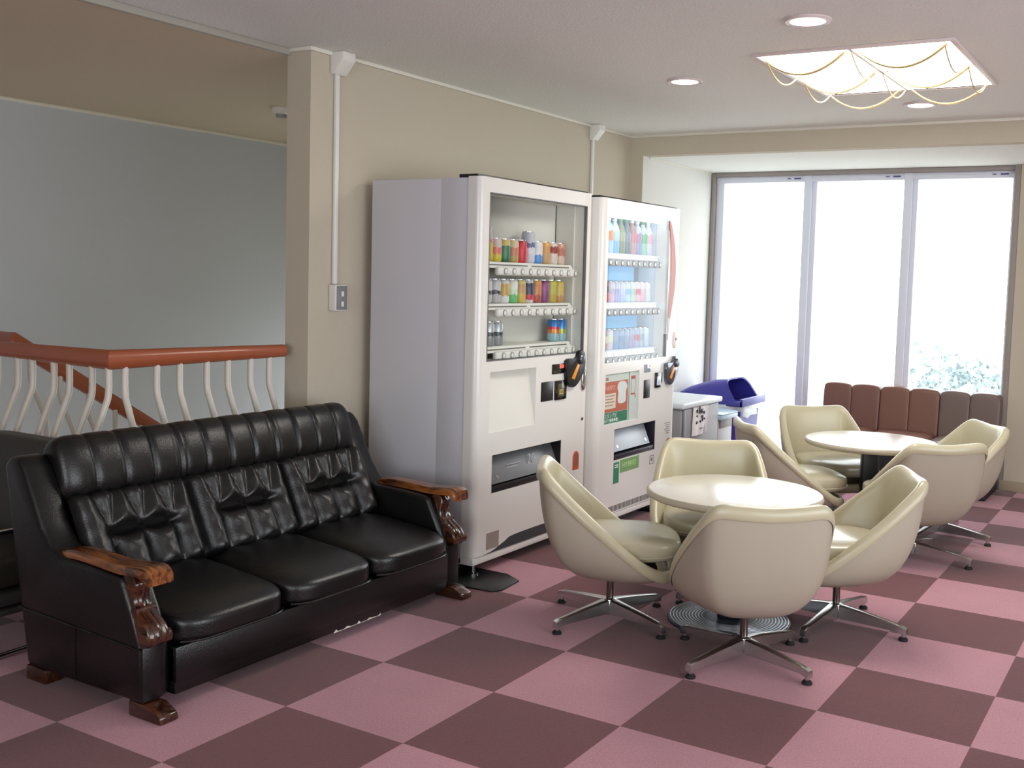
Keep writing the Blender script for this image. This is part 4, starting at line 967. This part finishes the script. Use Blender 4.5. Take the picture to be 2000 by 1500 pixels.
# ------------------------------------------------------------------ swivel shell chairs (local: faces +x)
RIM = [(-.318, .0, .655), (-.314, .11, .660), (-.299, .190, .663), (-.272, .226, .640), (-.225, .246, .596), (-.140, .266, .520), (-.02, .278, .420), (.10, .268, .325), (.185, .225, .272), (.245, .145, .256), (.268, .0, .252)]
def rim_loop(n=6):
    full = RIM+[(x, -y, z) for x, y, z in RIM[-2:0:-1]]
    return catmull(full, n, True)
RL = rim_loop()
def chair_proto():
    t = thing('swivel_chair', 'x', 'chair', (0, 0, 0), 0, 'cream shell swivel chairs')
    C0 = Vector((-.03, 0, .196))
    def bez(P, t_):
        P0 = P; z0 = P.z
        k = (z0-.196)
        P1 = Vector((P.x*.97+.0, P.y*1.04, .196+k*.52)); P2 = Vector((P.x*.82, P.y*.95, .200)); P3 = C0+Vector(((P.x-C0.x)*.10, P.y*.10, 0))
        u = 1-t_
        return P0*u**3+3*P1*u*u*t_+3*P2*u*t_*t_+P3*t_**3
    NT = 14
    b = MB(); rings = [[bez(p, j/NT) for p in RL] for j in range(NT+1)]
    b.loft(rings, True, False); b.bm.faces.new([v for v in b.bm.verts[-len(RL):]])
    b.build('shell', SHELL, t, sharp=80)
    # padded lining with a soft rolled rim
    def inward(p, d):       # toward the middle of the bowl
        c = Vector((.02, 0, p.z)); v = c-p; l = v.length
        return p+v.normalized()*min(d, l*.6)
    b = MB(); rings = []
    for d, dz in ((-.004, -.040), (-.009, -.036), (-.011, -.018), (-.009, -.002), (-.003, .007), (.008, .012), (.020, .011), (.031, .002), (.037, -.014)):
        rings.append([inward(p, d)+Vector((0, 0, dz)) for p in RL])
    for j in range(1, 9):
        f = j/8; rg = []
        for p in RL:
            q = inward(p, .037)+Vector((0, 0, -.014)); zt = .340
            if q.z > zt: e = Vector((q.x*.84, q.y*.86, zt))
            else: e = Vector((q.x*.86, q.y*.86, min(q.z, .298)))
            m_ = q.lerp(e, f); 
            m_.x += (q.x*.98-m_.x)*.25*sin(pi*f); m_.y += (q.y*1.0-m_.y)*.25*sin(pi*f)
            rg.append(m_)
        rings.append(rg)
    b.loft(rings, True, False)
    b.build('lining', LINING, t, sharp=80)
    b = MB()
    def fn(p, q):
        p.y *= (1-.10*max(0, -q.x)); p.z += .010*(1-q.x*q.x)*(1-q.y*q.y)*max(0, q.z) - .02*max(0, q.x-.5)*max(0, q.z)
        return p
    t2 = bmesh.new(); bmesh.ops.create_uvsphere(t2, u_segments=48, v_segments=18, radius=1)
    for v in t2.verts:
        q = v.co.copy(); a = atan2(q.y, q.x); rr_ = hypot(q.x, q.y); s = 1/((abs(cos(a))**3+abs(sin(a))**3)**(1/3))
        zz_ = (abs(q.z)**.38)*(1 if q.z > 0 else -1); rr2 = rr_**.45
        p = Vector((.040+.252*rr2*cos(a)*s, .224*rr2*sin(a)*s,   .347+.050*zz_)); v.co = fn(p, Vector((rr2*cos(a), rr2*sin(a), zz_)))
    b.merge(t2); sc_ = b.build('seat_cushion', SEATM, t, sharp=80)
    b = MB(); pts = []
    for k in range(48):
        a = 2*pi*k/48; s = 1/((abs(cos(a))**3+abs(sin(a))**3)**(1/3)); p = Vector((.040+.253*cos(a)*s,   .225*sin(a)*s, .328)); p.y *= (1-.10*max(0, -cos(a))); pts.append(p)
    pts.append(pts[0]); b.tube(pts, .0035, 6, caps=False); b.build('piping', SEATM, sc_)
    b = MB(); b.cyl((0, 0, .178), (0, 0, .200), .035, .035, 24); b.build('seat_plate', BLACK, t)
    return t
def chair_base(parent, ang):
    M = Matrix.Rotation(ang, 4, 'Z')
    b = MB(); b.cyl((0, 0, .06), (0, 0, .19), .0155, n=18, M=M); b.build('post', STEELD, parent)
    b = MB(); b.lathe([(.018, .036), (.030, .040), (.034, .055), (.034, .080), (.030, .094), (.017, .098)], n=24); b.build('hub', ALU, parent)
    for k in range(4):
        Mk = Matrix.Rotation(ang+k*pi/2, 4, 'Z')
        b = MB(); rings = []
        for r, hw, zb, zt in ((.026, .024, .036, .094), (.06, .022, .037, .091), (.16, .0185, .037, .079), (.27, .0155, .036, .064), (.300, .0150, .030, .060), (.314, .013, .026, .054)):
            rings.append([(r, -hw, zb), (r, hw, zb), (r, hw*.96, zt-.003), (r, hw*.7, zt), (r, -hw*.7, zt), (r, -hw*.96, zt-.003)])
        b.loft(rings, True, True, M=Mk)
        b.cyl((.300, 0, .014), (.300, 0, .034), .0085, n=12, M=Mk)
        lg = b.build('leg', ALU, parent, sharp=35)
        b = MB(); b.lathe([(.019, .001), (.0195, .008), (.014, .015), (.008, .017)], (.300, 0, 0), 18, M=Mk); b.build('glide', RUBBER, lg)
proto = chair_proto()
CH = [((.454, 1.940), atan2(.50, .86), 73, 'cream shell chair at the foreground table, on the side toward the sofa and machines'),
      ((1.110, 1.810), atan2(.80, -.60), 72, 'cream shell chair with its back to the camera, nearest of the foreground table'),
      ((1.280, 2.460), atan2(-.46, -.89), 82, 'cream shell chair on the right of the foreground table, facing the machines'),
      ((.620, 2.625), atan2(-.85, .40), 88, 'cream shell chair at the far side of the foreground table, before the grey bin'),
      ((1.300, 3.810), atan2(.74, -.68), 83, 'cream shell chair seen from behind at the window table, nearest the camera there'),
      ((1.300, 4.430), atan2(-.62, -.78), 79, 'cream shell chair at the window table beside the beige wall and taupe banquette'),
      ((.605, 3.860), atan2(.60, .80), 75, 'cream shell chair at the window table on the bin side, creased back'),
      ((.630, 4.520), atan2(-.74, .68), 78, 'cream shell chair at the far side of the window table before the brown banquette')]
import_base = []
for i, ((x, y), a, ba, lb) in enumerate(CH):
    if i == 0:
        c = proto; c.location = (x, y, 0); c.rotation_euler = (0, 0, a); c['label'] = lb
    else:
        c = proto.copy(); COL.objects.link(c); c.location = (x, y, 0); c.rotation_euler = (0, 0, a); c['label'] = lb
        for ch in import_base:
            k = ch.copy(); COL.objects.link(k); k.parent = c
            for g in ch.children:
                d = g.copy(); COL.objects.link(d); d.parent = k
    if i == 0: import_base = list(proto.children)
    chair_base(c, radians(ba)-a)
